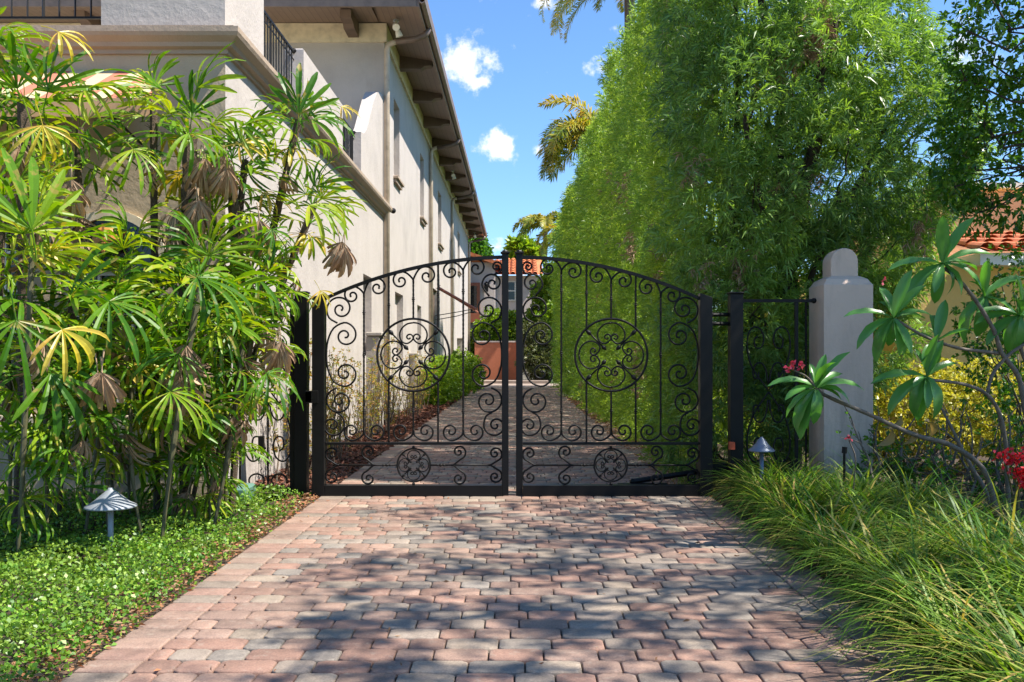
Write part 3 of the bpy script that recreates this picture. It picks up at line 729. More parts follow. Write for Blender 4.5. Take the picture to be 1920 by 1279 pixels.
# side panels
def lyre(mb, cx, z0, z1, w, y, r=.008):
    h = z1-z0
    for s in (1, -1):
        def q(u, v): return Vector((cx+s*u*w, y, z0+v*h))
        top = [(0, 1.0), (.25, .9), (.75, .68), (.98, .42), (.93, .2), (.68, .10), (.36, .14), (.22, .27), (.34, .39), (.6, .39), (.66, .28), (.5, .23)]
        mb.tube(catmull([q(*p) for p in top], 4), r, 6)
        sm = [(.03, .9), (.12, .72), (.3, .62), (.55, .62), (.72, .72), (.66, .82), (.48, .82), (.46, .74)]
        mb.tube(catmull([q(*p) for p in sm], 4), r, 6)
sp = empty('side_gate', P(500, 925, 8.85), 'narrow black scrollwork garden gate between the villa wall and gate post', 'gate')
zx = lambda py: P(0, py, 8.85).z
mb = MB(); a = P(444, 0, 8.85).x; mb.box(a, a+.035, 8.83, 8.865, .02, zx(560), bev=.003); mb.box(plx0-.05, plx0-.012, 8.83, 8.865, .02, zx(560), bev=.003)
mb.box(a+.035, plx0-.05, 8.832, 8.863, zx(566), zx(560)); mb.box(a+.035, plx0-.05, 8.832, 8.863, .05, .08)
mb.build('frame', M['iron'], sp)
mb = MB(); cxp = P(502.5, 0, 8.85).x
mb.tube([(cxp, 8.848, .08), (cxp, 8.848, zx(566))], .009, 4)
for py in (640, 795, 900): knot(mb, Vector((cxp, 8.848, zx(py))))
mb.build('picket', M['iron'], sp)
mb = MB(); w = (plx0-.05-a-.035)/2-.01; lyre(mb, cxp, zx(880), zx(728), w, 8.848); mb.build('scroll', M['iron'], sp, smooth=True)
mb = MB(); lyre(mb, cxp, zx(604), zx(735)-.0, w, 8.848); mb.build('scroll', M['iron'], sp, smooth=True)
mb = MB()
for s in (1, -1):
    mb.tube([Vector((cxp+s*(.105+.07*math.cos(t)), 8.848, zx(905)+.02+.06*math.sin(t))) for t in np.linspace(-.4, PI*1.2, 16)], .008, 6)
mb.build('scroll', M['iron'], sp, smooth=True)
mb = MB(); h = P(488, 842, 8.8); mb.box(h.x-.015, h.x+.03, 8.78, 8.84, h.z-.02, h.z+.12, bev=.004); mb.tube([h+Vector((0, -.01, 0)), h+Vector((.05, -.02, .01)), h+Vector((.0, -.03, -.01))], .012, 6); mb.build('handle', M['post'], sp)
rp = empty('fence_section', P(1450, 900, 8.85), 'narrow black scrollwork panel fixed between gate post and stucco pillar', 'fence panel')
x0, x1 = prx1+.005, P(1530, 0, 8.85).x
mb = MB(); mb.box(x0, x1-.03, 8.835, 8.862, zx(567), zx(561)); mb.ball((x1-.02, 8.848, zx(564)), .026); mb.ball((x1-.045, 8.848, zx(564)), .018)
mb.box(P(1490, 0, 8.85).x, P(1496, 0, 8.85).x, 8.835, 8.862, .02, zx(567)-.001); mb.box(x0, P(1490, 0, 8.85).x-.001, 8.836, 8.86, .06, .1); mb.build('frame', M['iron'], rp)
mb = MB(); xp = P(1511, 0, 8.85).x; mb.tube([(xp, 8.848, .02), (xp, 8.848, zx(566))], .010, 4); knot(mb, Vector((xp, 8.848, zx(635)))); knot(mb, Vector((xp, 8.848, zx(650))))
mb.build('picket', M['iron'], rp)
for (zz0, zz1) in ((zx(880), zx(735)), (zx(600), zx(732))):
    mb = MB(); lyre(mb, (x0+P(1490, 0, 8.85).x)/2, zz0, zz1, .2, 8.848); mb.build('scroll', M['iron'], rp, smooth=True)
# pillar
pil = empty('stucco_pillar', (P(1600, 0, 8.75).x, 8.95, 0), 'square taupe stucco pillar with a rounded block on its shoulder', 'pillar')
DP = 8.72; xa = P(1545, 0, DP).x; xb = P(1637, 0, DP).x; zt = P(0, 531, DP).z; w = xb-xa
mb = MB(); mb.box(xa, xb, DP, DP+w, -.05, zt, bev=.012); 
zs = P(0, 519, DP).z
for k, (e, zz) in enumerate(((.0, zt), (.03, zt+.035), (.075, zs+.012))): pass
vs = []
for e, zz in ((.012, zt), (.035, zt+.04), (.085, zt+.068), (.095, zt+.072)):
    vs += [(xa+e, DP+e, zz), (xb-e, DP+e, zz), (xb-e, DP+w-e, zz), (xa+e, DP+w-e, zz)]
fs = [(4*i+k, 4*i+(k+1) % 4, 4*i+4+(k+1) % 4, 4*i+4+k) for i in range(3) for k in range(4)]+[(12, 13, 14, 15)]
mb.add(vs, fs); mb.build('shaft', M['pillar'], pil)
mb = MB(); ba, bb = xa+.095, xb-.10; r = (bb-ba)/2; ztop = P(0, 465, DP+.1).z; cxx = (ba+bb)/2
poly = [(ba, zt+.05), (bb, zt+.05)]+[(cxx+r*math.cos(t), ztop-r+r*math.sin(t)) for t in np.linspace(0, PI, 16)]
mb.prism(poly, 'y', DP+.095, DP+w-.095); o = fix_normals(mb.build('finial', M['pillar'], pil)); bv = o.modifiers.new('b', 'BEVEL'); bv.width = .012; bv.segments = 2; bv.limit_method = 'ANGLE'
# path lights
def path_light(px, py_top, py_rim, wpx, D, label, mat, zb=0):
    c = P(px, py_rim, D); R = wpx/2/F*D; h = (py_rim-py_top)/F*D
    r = empty('path_light', (c.x, D, zb), label, 'garden light', 'metal path lights in the planting beds')
    mb = MB(); mb.tube([(c.x, D, zb-.05), (c.x, D, c.z+.02)], .018, 10); mb.build('stem', mat, r, smooth=True)
    mb = MB(); mb.lathe(c, [(.0, h+.012), (.014, h+.012), (.018, h), (.03, h-.008), (R*.45, h*.60), (R*.72, h*.27), (R*.97, .008), (R, 0), (R*.97, -.006), (0, -.005)], 28); o = mb.build('shade', mat, r, smooth=True)
path_light(207.5, 918, 950, 94, 6.1, 'grey cone topped path light standing in the ground cover before the palms', M['lampmetal'])
path_light(1428, 822, 845, 50, 8.3, 'blue grey cone topped path light behind the grass near the pillar', M['lampmetal_blue'])
sk = empty('spotlight_stake', P(1583, 925, 7.9), 'slim black stake spotlight in the grass before the pillar', 'garden light')
mb = MB(); mb.tube([P(1583, 925, 7.9), P(1583, 848, 7.9)], .011, 6); mb.build('stem', M['post'], sk)
mb = MB(); mb.tube([P(1583, 850, 7.9), P(1584, 838, 7.9)], .022, 8); mb.build('lamp_head', M['post'], sk)
mb = MB(); c = P(440, 915, 8.4); mb.box(c.x-.17, c.x+.13, 8.25, 8.6, 0, c.z+.02, bev=.02); tag(mb.build('utility_box', M['greenbox']), 'low green plastic lid box in the bed by the side gate', 'utility box')
# ------------------------------------------------------------------ neighbour on the right
nb = empty('neighbour_house', (7, 14, 0), 'yellow stucco neighbour house with clay tile roof behind the right shrubs', 'house')
mb = MB(); D = 13.5
mb.box(P(1697, 0, D).x, 13, D, D+8, -.05, P(0, 497, D).z); mb.build('wall', M['yellow'], nb)
mb = MB(); mb.box(P(1640, 0, D+1.6).x-1.5, P(1697, 0, D).x-.003, D+1.2, D+6, -.05, P(0, 520, D+1.5).z); mb.build('side_wall', M['yellow'], nb)
mb = MB(); zf0, zf1 = P(0, 497, D-.35).z, P(0, 474, D-.35).z; fxa = P(1838, 0, D-.35).x
mb.box(fxa, 13.2, D-.35, D-.28, zf0, zf1); mb.box(fxa+.002, fxa+.07, D-.28, D+3, zf0, zf1); mb.box(fxa+.07, 13, D-.279, D-.001, zf0, zf0+.03); mb.build('fascia', M['white'], nb)
def tile_roof(name, x0, x1, y0, z0, run, rise, par, pitch=.24, rad=.11, mat=None):
    mb = MB(); n = int((x1-x0)/pitch); rows_ = max(2, int(run/.38))
    for i in range(n):
        xc = x0+(i+.5)*pitch
        for j in range(rows_):
            t0, t1 = j/rows_, (j+1)/rows_+.03
            for (tt0, tt1, zz) in ((t0, t1, 0),):
                ring0 = []; ring1 = []
                for k in range(7):
                    a = PI*k/6
                    ring0.append((xc+rad*math.cos(a), y0+run*tt0, z0+rise*tt0+rad*math.sin(a)*.9+.03))
                    ring1.append((xc+rad*.85*math.cos(a), y0+run*tt1, z0+rise*tt1+rad*.8*math.sin(a)*.9))
                mb.add(ring0+ring1, [(k, k+1, 8+k, 7+k) for k in range(6)])
    mb.add([(x0, y0, z0), (x1, y0, z0), (x1, y0+run, z0+rise), (x0, y0+run, z0+rise)], [(0, 1, 2, 3)])
    return mb.build(name, mat or M['tile'], par)
tile_roof('roof', fxa-.05, 13.2, D-.42, zf1+.01, 1.7, .42, nb)
mb = MB(); D2 = 17
mb.box(P(1750, 0, D2).x, 14, D2, D2+6, 2.0, P(0, 355, D2).z); mb.build('upper_wall', M['salmon'], nb)
mb = MB(); mb.box(P(1745, 0, D2).x, 14.1, D2-.15, D2+6.1, P(0, 355, D2).z+.002, P(0, 345, D2).z); mb.build('roof_coping', M['white'], nb)
# ------------------------------------------------------------------ far end
fh = empty('far_house', (-2, 52, 0), 'pale stucco house with orange tile roof closing the end of the driveway', 'house')
D = 52.0
mb = MB(); mb.box(-9, P(1012, 0, D).x, D, D+9, -.05, P(0, 517, D).z); mb.build('wall', M['farwall'], fh)
tile_roof('roof', P(925, 0, D-.5).x, P(1018, 0, D-.5).x, D-.55, P(0, 515, D-.5).z, 3.6, 1.15, fh, .3, .14)
mb = MB()   # wing with rake rising to the left
p0, p1 = P(872, 466, D-2), P(935, 486, D-2)
zw = p1.z
mb.box(-9, P(928, 0, D-1).x, D-1, D-.02, -.05, P(0, 492, D-1).z); mb.build('wing_wall', M['farwall'], fh)
mb = MB(); q = [P(820, 452, D-1.4), P(940, 492, D-1.4), P(940, 499, D-1.4), P(820, 459, D-1.4)]
vs = q+[v+Vector((0, 3.5, .0)) for v in q]
mb.add(vs, [(0, 1, 2, 3), (0, 4, 5, 1), (3, 2, 6, 7), (1, 5, 6, 2)]); mb.add([P(820, 459, D-1.01), P(928, 492, D-1.01), P(820, 492, D-1.01)], [(0, 1, 2)]); mb.build('rake_roof', M['tile'], fh)
mb = MB(); a, b_ = P(876, 605, D-1.05), P(900, 530, D-1.05); mb.box(a.x, b_.x, D-1.06, D-1.003, a.z, b_.z); dd = mb.build('door', M['glassdark'], fh)
mb = MB(); mb.box(b_.x-.17, b_.x, D-1.1, D-1.062, a.z, b_.z); mb.box(a.x, b_.x-.17, D-1.1, D-1.062, b_.z-.17, b_.z); mb.box(a.x, b_.x-.17, D-1.1, D-1.062, a.z, a.z+.5); mb.build('door_frame', M['terracotta'], dd)
mb = MB(); a, b_ = P(952, 562, D-.05), P(965, 529, D-.05); mb.box(a.x, b_.x, D-.04, D-.003, a.z, b_.z); ww = mb.build('window', M['glassdark'], fh)
mb = MB(); t = .06
mb.box(a.x-t, a.x, D-.07, D-.004, a.z-t, b_.z+t); mb.box(b_.x, b_.x+t, D-.07, D-.004, a.z-t, b_.z+t); mb.box(a.x, b_.x, D-.07, D-.041, b_.z, b_.z+t); mb.box(a.x, b_.x, D-.07, D-.041, a.z-t, a.z); mb.box(a.x, b_.x, D-.065, D-.041, (a.z+b_.z)/2-.03, (a.z+b_.z)/2+.03); mb.build('window_frame', M['white'], ww)
mb = MB(); c = P(912, 540, D-1.15); mb.box(c.x-.10, c.x+.10, c.y-.1, c.y+.1, c.z-.2, c.z+.2, bev=.04); mb.lathe(c+Vector((0, 0, .2)), [(.14, 0), (.03, .15), (0, .16)], 8); mb.tube([c+Vector((0, .15, .28)), c+Vector((0, 0, .34)), c+Vector((0, 0, .2))], .02, 5); mb.build('wall_lantern', M['iron'], fh)
tw = empty('terracotta_wall', (-.8, 48, 0), 'terracotta painted garden wall across the end of the driveway', 'wall')
mb = MB(); D = 48; mb.box(P(890, 0, D).x, P(968, 0, D).x, D, D+.25, -.05, P(0, 642, D).z); mb.build('wall_panel', M['terracotta'], tw)
mb = MB(); mb.box(P(890, 0, D).x, P(969, 0, D).x, D-.04, D+.29, P(0, 642, D).z+.002, P(0, 640, D).z+.02); mb.build('coping', M['farwall'], tw)
mb = MB(); mb.box(P(968, 0, 47.8).x, P(971.5, 0, 47.8).x+.02, 47.8, 48.2, -.05, P(0, 640, 47.8).z); mb.build('end_post', M['farwall'], tw)
mb = MB(); D = 46.5; mb.box(P(1042, 0, D).x, P(1049, 0, D).x, D, D+.2, -.05, P(0, 650, D).z, bev=.02); tag(mb.build('garden_post', M['farwall']), 'short tan stucco post at the far foot of the hedge', 'post')
sl = empty('street_light', P(1006, 470, 90), 'thin street light arm far beyond the driveway end', 'street light')
mb = MB(); mb.tube([(P(1024, 0, 90).x, 90, 0), P(1024, 440, 90)], .12, 6); mb.build('pole', M['bark_grey'], sl)
mb = MB(); mb.tube([P(1024, 441, 90), P(1006, 441, 90)], .05, 5); mb.box(P(1005, 0, 90).x, P(1014, 0, 90).x, 89.9, 90.1, P(0, 443, 90).z, P(0, 440.5, 90).z); mb.build('lamp_arm', M['iron'], sl)
# ------------------------------------------------------------------ foliage generators
def unit(a): return a/np.maximum(np.linalg.norm(a, axis=-1, keepdims=True), 1e-9)
def leaves(base, dirs, L, Wd, name, mat, parent=None, fold=.25, droop=.15):
    """diamond leaves: base (N,3), dirs (N,3) unit, L, Wd arrays"""
    N = len(base); L = np.broadcast_to(L, (N,))[:, None]; Wd = np.broadcast_to(Wd, (N,))[:, None]
    side = unit(np.cross(dirs, unit(rng.normal(size=(N, 3)))))
    nrm = np.cross(side, dirs)
    V = np.empty((N, 4, 3))
    V[:, 0] = base
    mid = base+dirs*L*.5+nrm*Wd*fold
    V[:, 1] = mid+side*Wd*.5; V[:, 3] = mid-side*Wd*.5
    V[:, 2] = base+dirs*L; V[:, 2, 2] -= (L[:, 0]*droop)
    return np_mesh(name, V, 4, mat, parent, [(0, 1, 2, 3)])
def sprigs(c, d, nl, L, W_, scale, name, mat, parent=None, spread=.9, stem=.06, droop=.15):
    """nl leaves around each cluster centre c along direction d"""
    N = len(c); scale = np.broadcast_to(scale, (N,))
    cc = np.repeat(c, nl, axis=0); dd = np.repeat(d, nl, axis=0); ss = np.repeat(scale, nl)
    t = rng.random(N*nl)
    b = cc+dd*(t*stem*ss)[:, None]
    rd = unit(rng.normal(size=(N*nl, 3))); rd = unit(rd-dd*np.sum(rd*dd, axis=1, keepdims=True))
    out = unit(dd*(1-.35*spread+.3*t[:, None])+rd*spread)
    ll = L*ss*rng.uniform(.7, 1.25, N*nl); ww = W_*ss*rng.uniform(.8, 1.2, N*nl)
    return leaves(b, out, ll, ww, name, mat, parent, droop=droop)
def inside(p, blobs, f=.7, skip=None):
    m = np.zeros(len(p), bool)
    for i, (x, y, z, r, *sq) in enumerate(blobs):
        if i == skip: continue
        m |= np.sum(((p-np.array((x, y, z)))/r)**2, axis=1) < f*f
    return m
def blob_clusters(blobs, dens, backdens=.35, shell=(.72, 1.05)):
    C = []; Dn = []
    for i, (x, y, z, r) in enumerate(blobs):
        n = int(dens*4*PI*r*r); d = unit(rng.normal(size=(n, 3)))
        keep = (d[:, 1] < .25) | (rng.random(n) < backdens); d = d[keep]
        amp = 1+.13*np.sin(d[:, 0]*7+i)*np.sin(d[:, 2]*8+2*i)+.08*np.sin(d[:, 1]*15+i*3)
        rr = r*amp*(shell[0]+(shell[1]-shell[0])*rng.random(len(d))**.6)
        p = np.array((x, y, z))+d*rr[:, None]
        k = ~inside(p, blobs, .66, i); C.append(p[k]); Dn.append(d[k])
    return np.concatenate(C), np.concatenate(Dn)
def jitter(d, a=.6, up=.25):
    d = d+rng.normal(size=d.shape)*a; d[:, 2] += up; return unit(d)
def limb(mb, a, b, r0, r1, wob=.06, n=7):
    a = Vector(a); b = Vector(b); pts = []; L = (b-a).length
    for i in range(n+1):
        t = i/n; p = a.lerp(b, t)
        if 0 < i < n: p += Vector((random.gauss(0, wob), random.gauss(0, wob), random.gauss(0, wob*.6)))*L*.3
        pts.append(p)
    mb.tube(pts, r0, 7, radii=[r0+(r1-r0)*i/n for i in range(n+1)]); return pts
# hedge
def hedge():
    h = empty('hedge', (2.3, 22, 0), 'tall clipped green hedge wall along the right of the driveway', 'hedge')
    top = 6.55
    y0, y1 = 10.3, 41.0
    C = []; Dn = []; Sc = []
    ys = np.arange(y0, y1, .5)
    def bumps(y, z): return .20*np.sin(y*1.9+.7*np.sin(z*1.3))*np.cos(z*.6+y*.3)+.13*np.sin(y*4.3+z*1.4+np.sin(z*3))+.10*np.sin(z*4.2+y*3.1)*np.sin(y*6.3)
    for y in ys:
        s = 1+(y-9)/14; dens = 420/s**1.75; n = int(dens*.5*top)
        yy = y+rng.random(n)*.5; zz = rng.random(n)*top
        dep = rng.exponential(.09*s**.5, n)
        x = 1.82-.22*np.exp(-((zz-.0)/.8)**2)*0+bumps(yy, zz)+dep+.06*(zz/top)*0
        k = (zz < top+.25*np.sin(yy*.8)-.3*rng.random(n)) & (np.sin(yy*7.3+2*np.sin(zz*2.1))+np.sin(zz*4.9+yy*2.3) > -1.25+.6*rng.random(n))
        C.append(np.stack([x, yy, zz], 1)[k]); Dn.append(np.tile((-.8, -.35, .35), (k.sum(), 1))); Sc.append(np.full(k.sum(), s))
        # top and feathery tips
        n2 = int(dens*.5*.9); xx = 1.75+rng.random(n2)*1.3; yy2 = y+rng.random(n2)*.5
        zz2 = top+.18*np.sin(yy2*.8)+.14*np.sin(yy2*3.7+xx*2)-rng.exponential(.12, n2)+.05
        C.append(np.stack([xx+bumps(yy2, zz2)*.5, yy2, zz2], 1)); Dn.append(np.tile((-.2, 0, 1.), (n2, 1))); Sc.append(np.full(n2, s))
    C = np.concatenate(C); Dn = jitter(np.concatenate(Dn), .45, .1); Sc = np.concatenate(Sc)
    sprigs(C, Dn, 11, .075, .0105, Sc, 'foliage', M['hedge'], h, spread=.8, stem=.09)
    # outer side, coarse
    n = 7000; C = np.stack([3.1+.15*rng.normal(size=n), rng.uniform(y0, y1, n), rng.uniform(0, top, n)], 1)
    sprigs(C, jitter(np.tile((1., 0, .3), (n, 1)), .4), 8, .12, .02, 1.4, 'outer_foliage', M['hedge'], h)
    C = []
    for k in range(26):
        yy = rng.uniform(y0+.3, 30); zz = rng.uniform(.3, 6); n = int(rng.integers(6, 16)); C.append(np.array((1.75, yy, zz))+rng.normal(size=(n, 3))*np.array((.05, .12, .16)))
    C = np.concatenate(C); sprigs(C, jitter(np.tile((-.6, 0, -.3), (len(C), 1)), .4, -.1), 9, .08, .011, 1.3, 'dead_sprigs', M['palm_dead'], h)
    mb = MB()
    for k in range(24):
        yy = y0+.4+k*1.25; limb(mb, (2.45, yy, -.05), (2.4, yy+.2, 5.9), .06, .02)
    mb.build('stems', M['bark_dark'], h)
    n = 7000; C = np.stack([2.45+.22*rng.normal(size=n), rng.uniform(y0+.2, y1, n), rng.uniform(.1, top-.3, n)], 1)
    sprigs(C, jitter(np.tile((0., 0, .3), (n, 1)), .7), 7, .13, .022, 1.4, 'inner_foliage', M['hedge'], h)
hedge()
def podo_tree():
    t = empty('podocarpus_tree', (3.0, 10.6, 0), 'big feathery dark green conifer between the hedge and the neighbour house', 'tree')
    B = [(2.1, 9.75, .6, .62), (2.15, 9.8, 1.6, .68), (2.2, 9.75, 2.7, .72), (2.25, 9.8, 3.8, .78), (2.2, 9.9, 4.9, .8), (2.35, 10.0, 5.9, .8), (2.2, 10.2, 6.8, .7),
         (2.95, 9.9, 1.0, .62), (3.0, 10.1, 2.15, .66), (3.05, 9.75, 3.2, .8), (3.0, 9.6, 4.2, .7), (2.75, 10.6, 5.3, .7), (2.9, 10.9, 6.6, .8),
         (3.7, 10.3, 1.5, .5), (3.75, 10.3, 2.35, .62), (3.85, 9.9, 3.3, .72), (3.75, 10.1, 4.1, .72), (3.35, 10.4, 4.95, .55), (3.95, 10.5, 4.75, .55), (3.65, 10.7, 5.7, .62),
         (4.2, 10.4, 2.9, .42), (4.3, 10.1, 3.6, .55), (3.6, 11.3, 3.0, 1.0), (2.9, 11.2, 4.0, 1.0), (2.9, 11.2, 2.0, 1.0), (3.4, 10.1, 6.4, .6), ]
    C, Dn = blob_clusters(B, 190)
    k = C[:, 2] > .05; C = C[k]; Dn = Dn[k]
    sc = rng.uniform(.85, 1.35, len(C))
    sprigs(C, jitter(Dn, .55, .3), 11, .092, .0125, sc, 'crown', M['podo'], t, spread=.85, stem=.08, droop=.22)
    mb = MB()
    limb(mb, (3.0, 10.7, -.05), (2.95, 10.6, 2.2), .16, .13, .02)
    for (a, b_, r0, r1) in (((2.95, 10.6, 2.2), (2.6, 10.2, 5.6), .10, .03), ((2.95, 10.6, 2.2), (3.25, 9.95, 4.6), .09, .05), ((3.25, 9.95, 4.6), (3.5, 9.9, 6.3), .06, .02), ((3.25, 9.95, 4.6), (2.8, 9.9, 5.9), .05, .02),
                            ((2.95, 10.6, 2.2), (4.2, 10.2, 3.8), .07, .02), ((3.2, 9.9, 4.4), (3.3, 9.7, 5.6), .07, .04), ((2.9, 10.4, 2.0), (2.3, 9.8, 3.8), .06, .02), ((3.4, 9.75, 2.9), (3.7, 9.35, 3.75), .03, .012), ((2.95, 10.6, 1.0), (3.3, 9.8, 3.0), .05, .02), ((3.7, 9.35, 3.75), (4.0, 9.3, 3.85), .012, .006)):
        limb(mb, a, b_, r0, r1)
    for _ in range(60):
        b = random.choice(B); d = Vector(unit(rng.normal(size=3))); limb(mb, (b[0]*.5+1.5, 10.4, b[2]-.6), Vector(b[:3])+d*b[3]*.8, .018, .006, .1)
    mb.build('trunk', M['bark_dark'], t)
    # dead brown sprigs
    C = []
    for (px, py, n) in ((1540, 40, 60), (1535, 75, 50), (1300, 300, 20), (1475, 120, 40), (1390, 500, 30), (1480, 350, 18), (1715, 440, 20), (1520, 350, 15), (1320, 520, 15), (1440, 120, 20)):
        c = np.array(P(px, py, 9.35)); C.append(c+rng.normal(size=(n, 3))*np.array((.06, .06, .10)))
    C = np.concatenate(C); sprigs(C, jitter(np.tile((0, -.3, -.6), (len(C), 1)), .4, -.2), 9, .08, .010, 1, 'dead_sprigs', M['palm_dead'], t)
podo_tree()
def oak_tree():
    t = empty('broadleaf_tree', (6.4, 7.6, 0), 'broadleaf tree with small oval leaves reaching in from the right edge', 'tree')
    B = [(4.75, 8.6, 3.2, .42), (5.0, 8.7, 3.9, .5), (4.9, 8.5, 4.5, .38), (5.4, 8.8, 4.6, .6), (5.1, 8.9, 2.75, .35), (5.7, 8.4, 3.6, .7), (5.3, 8.3, 3.1, .35), (6.2, 8.6, 4.6, .8), (6.3, 8.0, 3.6, .7), (5.2, 8.5, 5.2, .45),
         (5.8, 7.6, 5.2, .9), (6.6, 7.2, 6.0, 1.1), (5.2, 6.8, 6.2, .8), (4.6, 5.8, 6.6, .7), (6.2, 6.0, 6.4, 1.1), (5.4, 5.0, 6.8, .9), (4.4, 4.6, 7.2, .7), (6.6, 4.6, 6.4, 1.2), (5.6, 3.6, 7.0, .9), (4.6, 3.2, 7.4, .6), (6.8, 3.0, 6.2, 1.1), (7.6, 5.8, 5.4, 1.2), (7.8, 7.6, 5.0, 1.2), (3.9, 6.6, 6.9, .5), (4.9, 2.2, 6.9, .7), (6, 1.6, 6.2, .9), (5.0, 7.6, 7.0, .6)]
    for (px, py, D_, r_) in ((1890, 60, 8.7, .45), (1860, 120, 8.6, .3), (1905, 190, 8.7, .5), (1845, 230, 8.7, .36), (1810, 150, 8.5, .16), (1880, 300, 8.7, .42), (1830, 320, 8.6, .26), (1900, 370, 8.6, .3), (1800, 260, 8.8, .28),
                             (1860, 0, 8.6, .35), (1915, -60, 8.6, .5), (1800, 50, 8.5, .14), (1790, 350, 8.7, .2), (1840, 390, 8.6, .14)):
        B.append(tuple(P(px, py, D_))+(r_,))
    B += [(3.2, 1.8, 6.6, .6), (2.6, 2.3, 7.0, .45), (3.6, 2.6, 6.8, .6), (4.3, 3.4, 6.9, .7), (4.2, 4.2, 6.8, .55), (4.7, 6.4, 6.3, .6)]
    C, Dn = blob_clusters(B, 95, .9, (.3, 1.1))
    nzv = np.sin(C[:, 0]*5.1+1.3*np.sin(C[:, 1]*3.7))+np.sin(C[:, 1]*5.7+1.1*np.sin(C[:, 2]*4.3))+np.sin(C[:, 2]*5.3+C[:, 0]*1.7)
    k = (nzv > .1) | ((C[:, 1] > 8.2) & (C[:, 0] < 5.2) & (nzv > -.8)); C = C[k]; Dn = Dn[k]
    sprigs(C, jitter(Dn, .8, .1), 8, .066, .030, rng.uniform(.8, 1.25, len(C)), 'crown', M['oak'], t, spread=1.1, stem=.10, droop=.2)
    mb = MB(); limb(mb, (6.6, 7.4, -.05), (6.5, 7.2, 2.6), .17, .13, .02)
    for b in B:
        a = Vector((6.5, 7.2, 2.6)) if random.random() < .5 else Vector((6.5, 7.2, 3.6))
        pts = limb(mb, a, Vector(b[:3]), .03 if b[1] < 8.2 else .022, .008, .16)
        for _ in range(3):
            limb(mb, pts[random.choice((6, 7, 7))], Vector(b[:3])+Vector(unit(rng.normal(size=3)))*b[3]*.95, .008, .003, .16, 5)
    limb(mb, (6.5, 7.2, 2.5), (6.5, 7.2, 3.7), .13, .1, .02)
    mb.build('trunk', M['bark_dark'], t)
oak_tree()
# ------------------------------------------------------------------ lady palms
def frond_mesh(name, mat, nseg, L, width, spread, droop, pet, seed, limp=0):
    """petiole along +x from the origin, then a fan of folded segments; z is up"""
    r = random.Random(seed); V = []; Fc = []; mb = MB()
    # petiole
    pp = [Vector((pet*t, 0, .05*pet*math.sin(t*PI))) for t in (0, .33, .66, 1)]
    mb.tube(pp, .004, 4, radii=[.0055, .0045, .004, .004], caps=False)
    hub = pp[-1]
    for i in range(nseg):
        u = (i+.5)/nseg*2-1; a = math.radians(spread)*u+r.uniform(-.06, .06)
        l = L*(1-.22*abs(u)**2)*r.uniform(.88, 1.06); w = width*(1-.25*abs(u))*r.uniform(.85, 1.15)
        d = Vector((math.cos(a), math.sin(a), 0)); side = Vector((-math.sin(a), math.cos(a), 0)); tw = r.uniform(-.5, .5)
        el = .22*math.cos(a)*0+r.uniform(-.1, .18); n = 6; dr = droop*r.uniform(.6, 1.4)
        prev = len(mb.v)
        p = hub.copy(); ang = el
        for k in range(n+1):
            t = k/n
            ww = w*(.16+1.9*t*(1-t*.55))*(1 if t < .8 else (1-t)/.2*.75+.25)
            ang = el-dr*t*t*1.4 - limp*t
            if k: p = p+(d*math.cos(ang)+Vector((0, 0, 1))*math.sin(ang))*(l/n)
            up = Vector((0, 0, 1))*math.cos(ang)-d*math.sin(ang)
            sd = (side*math.cos(tw)+up*math.sin(tw))
            c = p-up*ww*.22
            mb.v += [tuple(p+sd*ww*.5), tuple(c), tuple(p-sd*ww*.5)]
        for k in range(n):
            q = prev+3*k
            mb.f += [(q, q+1, q+4, q+3), (q+1, q+2, q+5, q+4)]; mb.m += [0, 0]
    me = bpy.data.meshes.new(name)
    me.from_pydata(mb.v, [], mb.f); me.materials.append(mat); me.update()
    return me
GREEN = [frond_mesh('frond', M['palm'], n, L, w, sp, dr, pt, 11+i) for i, (n, L, w, sp, dr, pt) in enumerate(
    ((7, .46, .046, 80, .7, .18), (10, .46, .040, 95, 1.1, .22), (6, .44, .052, 65, .5, .16), (13, .44, .034, 105, 1.2, .24), (8, .50, .046, 85, .95, .24), (11, .42, .038, 100, .8, .18)))]
YEL = [frond_mesh('yellow_frond', M['palm_yellow'], 8, .42, .044, 90, 1.0, .2, 31), frond_mesh('yellow_frond', M['palm_yellow'], 7, .38, .044, 80, .9, .18, 32)]
DEAD = [frond_mesh('dead_frond', M['palm_dead'], 10, .36, .036, 55, .5, .14, 41, .9), frond_mesh('dead_frond', M['palm_dead'], 9, .30, .038, 65, .7, .10, 42, .8)]
def put_frond(parent, me, p, az, el, roll=0, s=1.0):
    o = bpy.data.objects.new(me.name.split('.')[0], me); COL.objects.link(o); o.parent = parent
    m = Matrix.Rotation(az, 4, 'Z') @ Matrix.Rotation(-el, 4, 'Y') @ Matrix.Rotation(roll, 4, 'X')
    o.rotation_euler = m.to_euler(); o.location = Vector(p)-root_loc(parent); o.scale = (s, s, s)
    return o
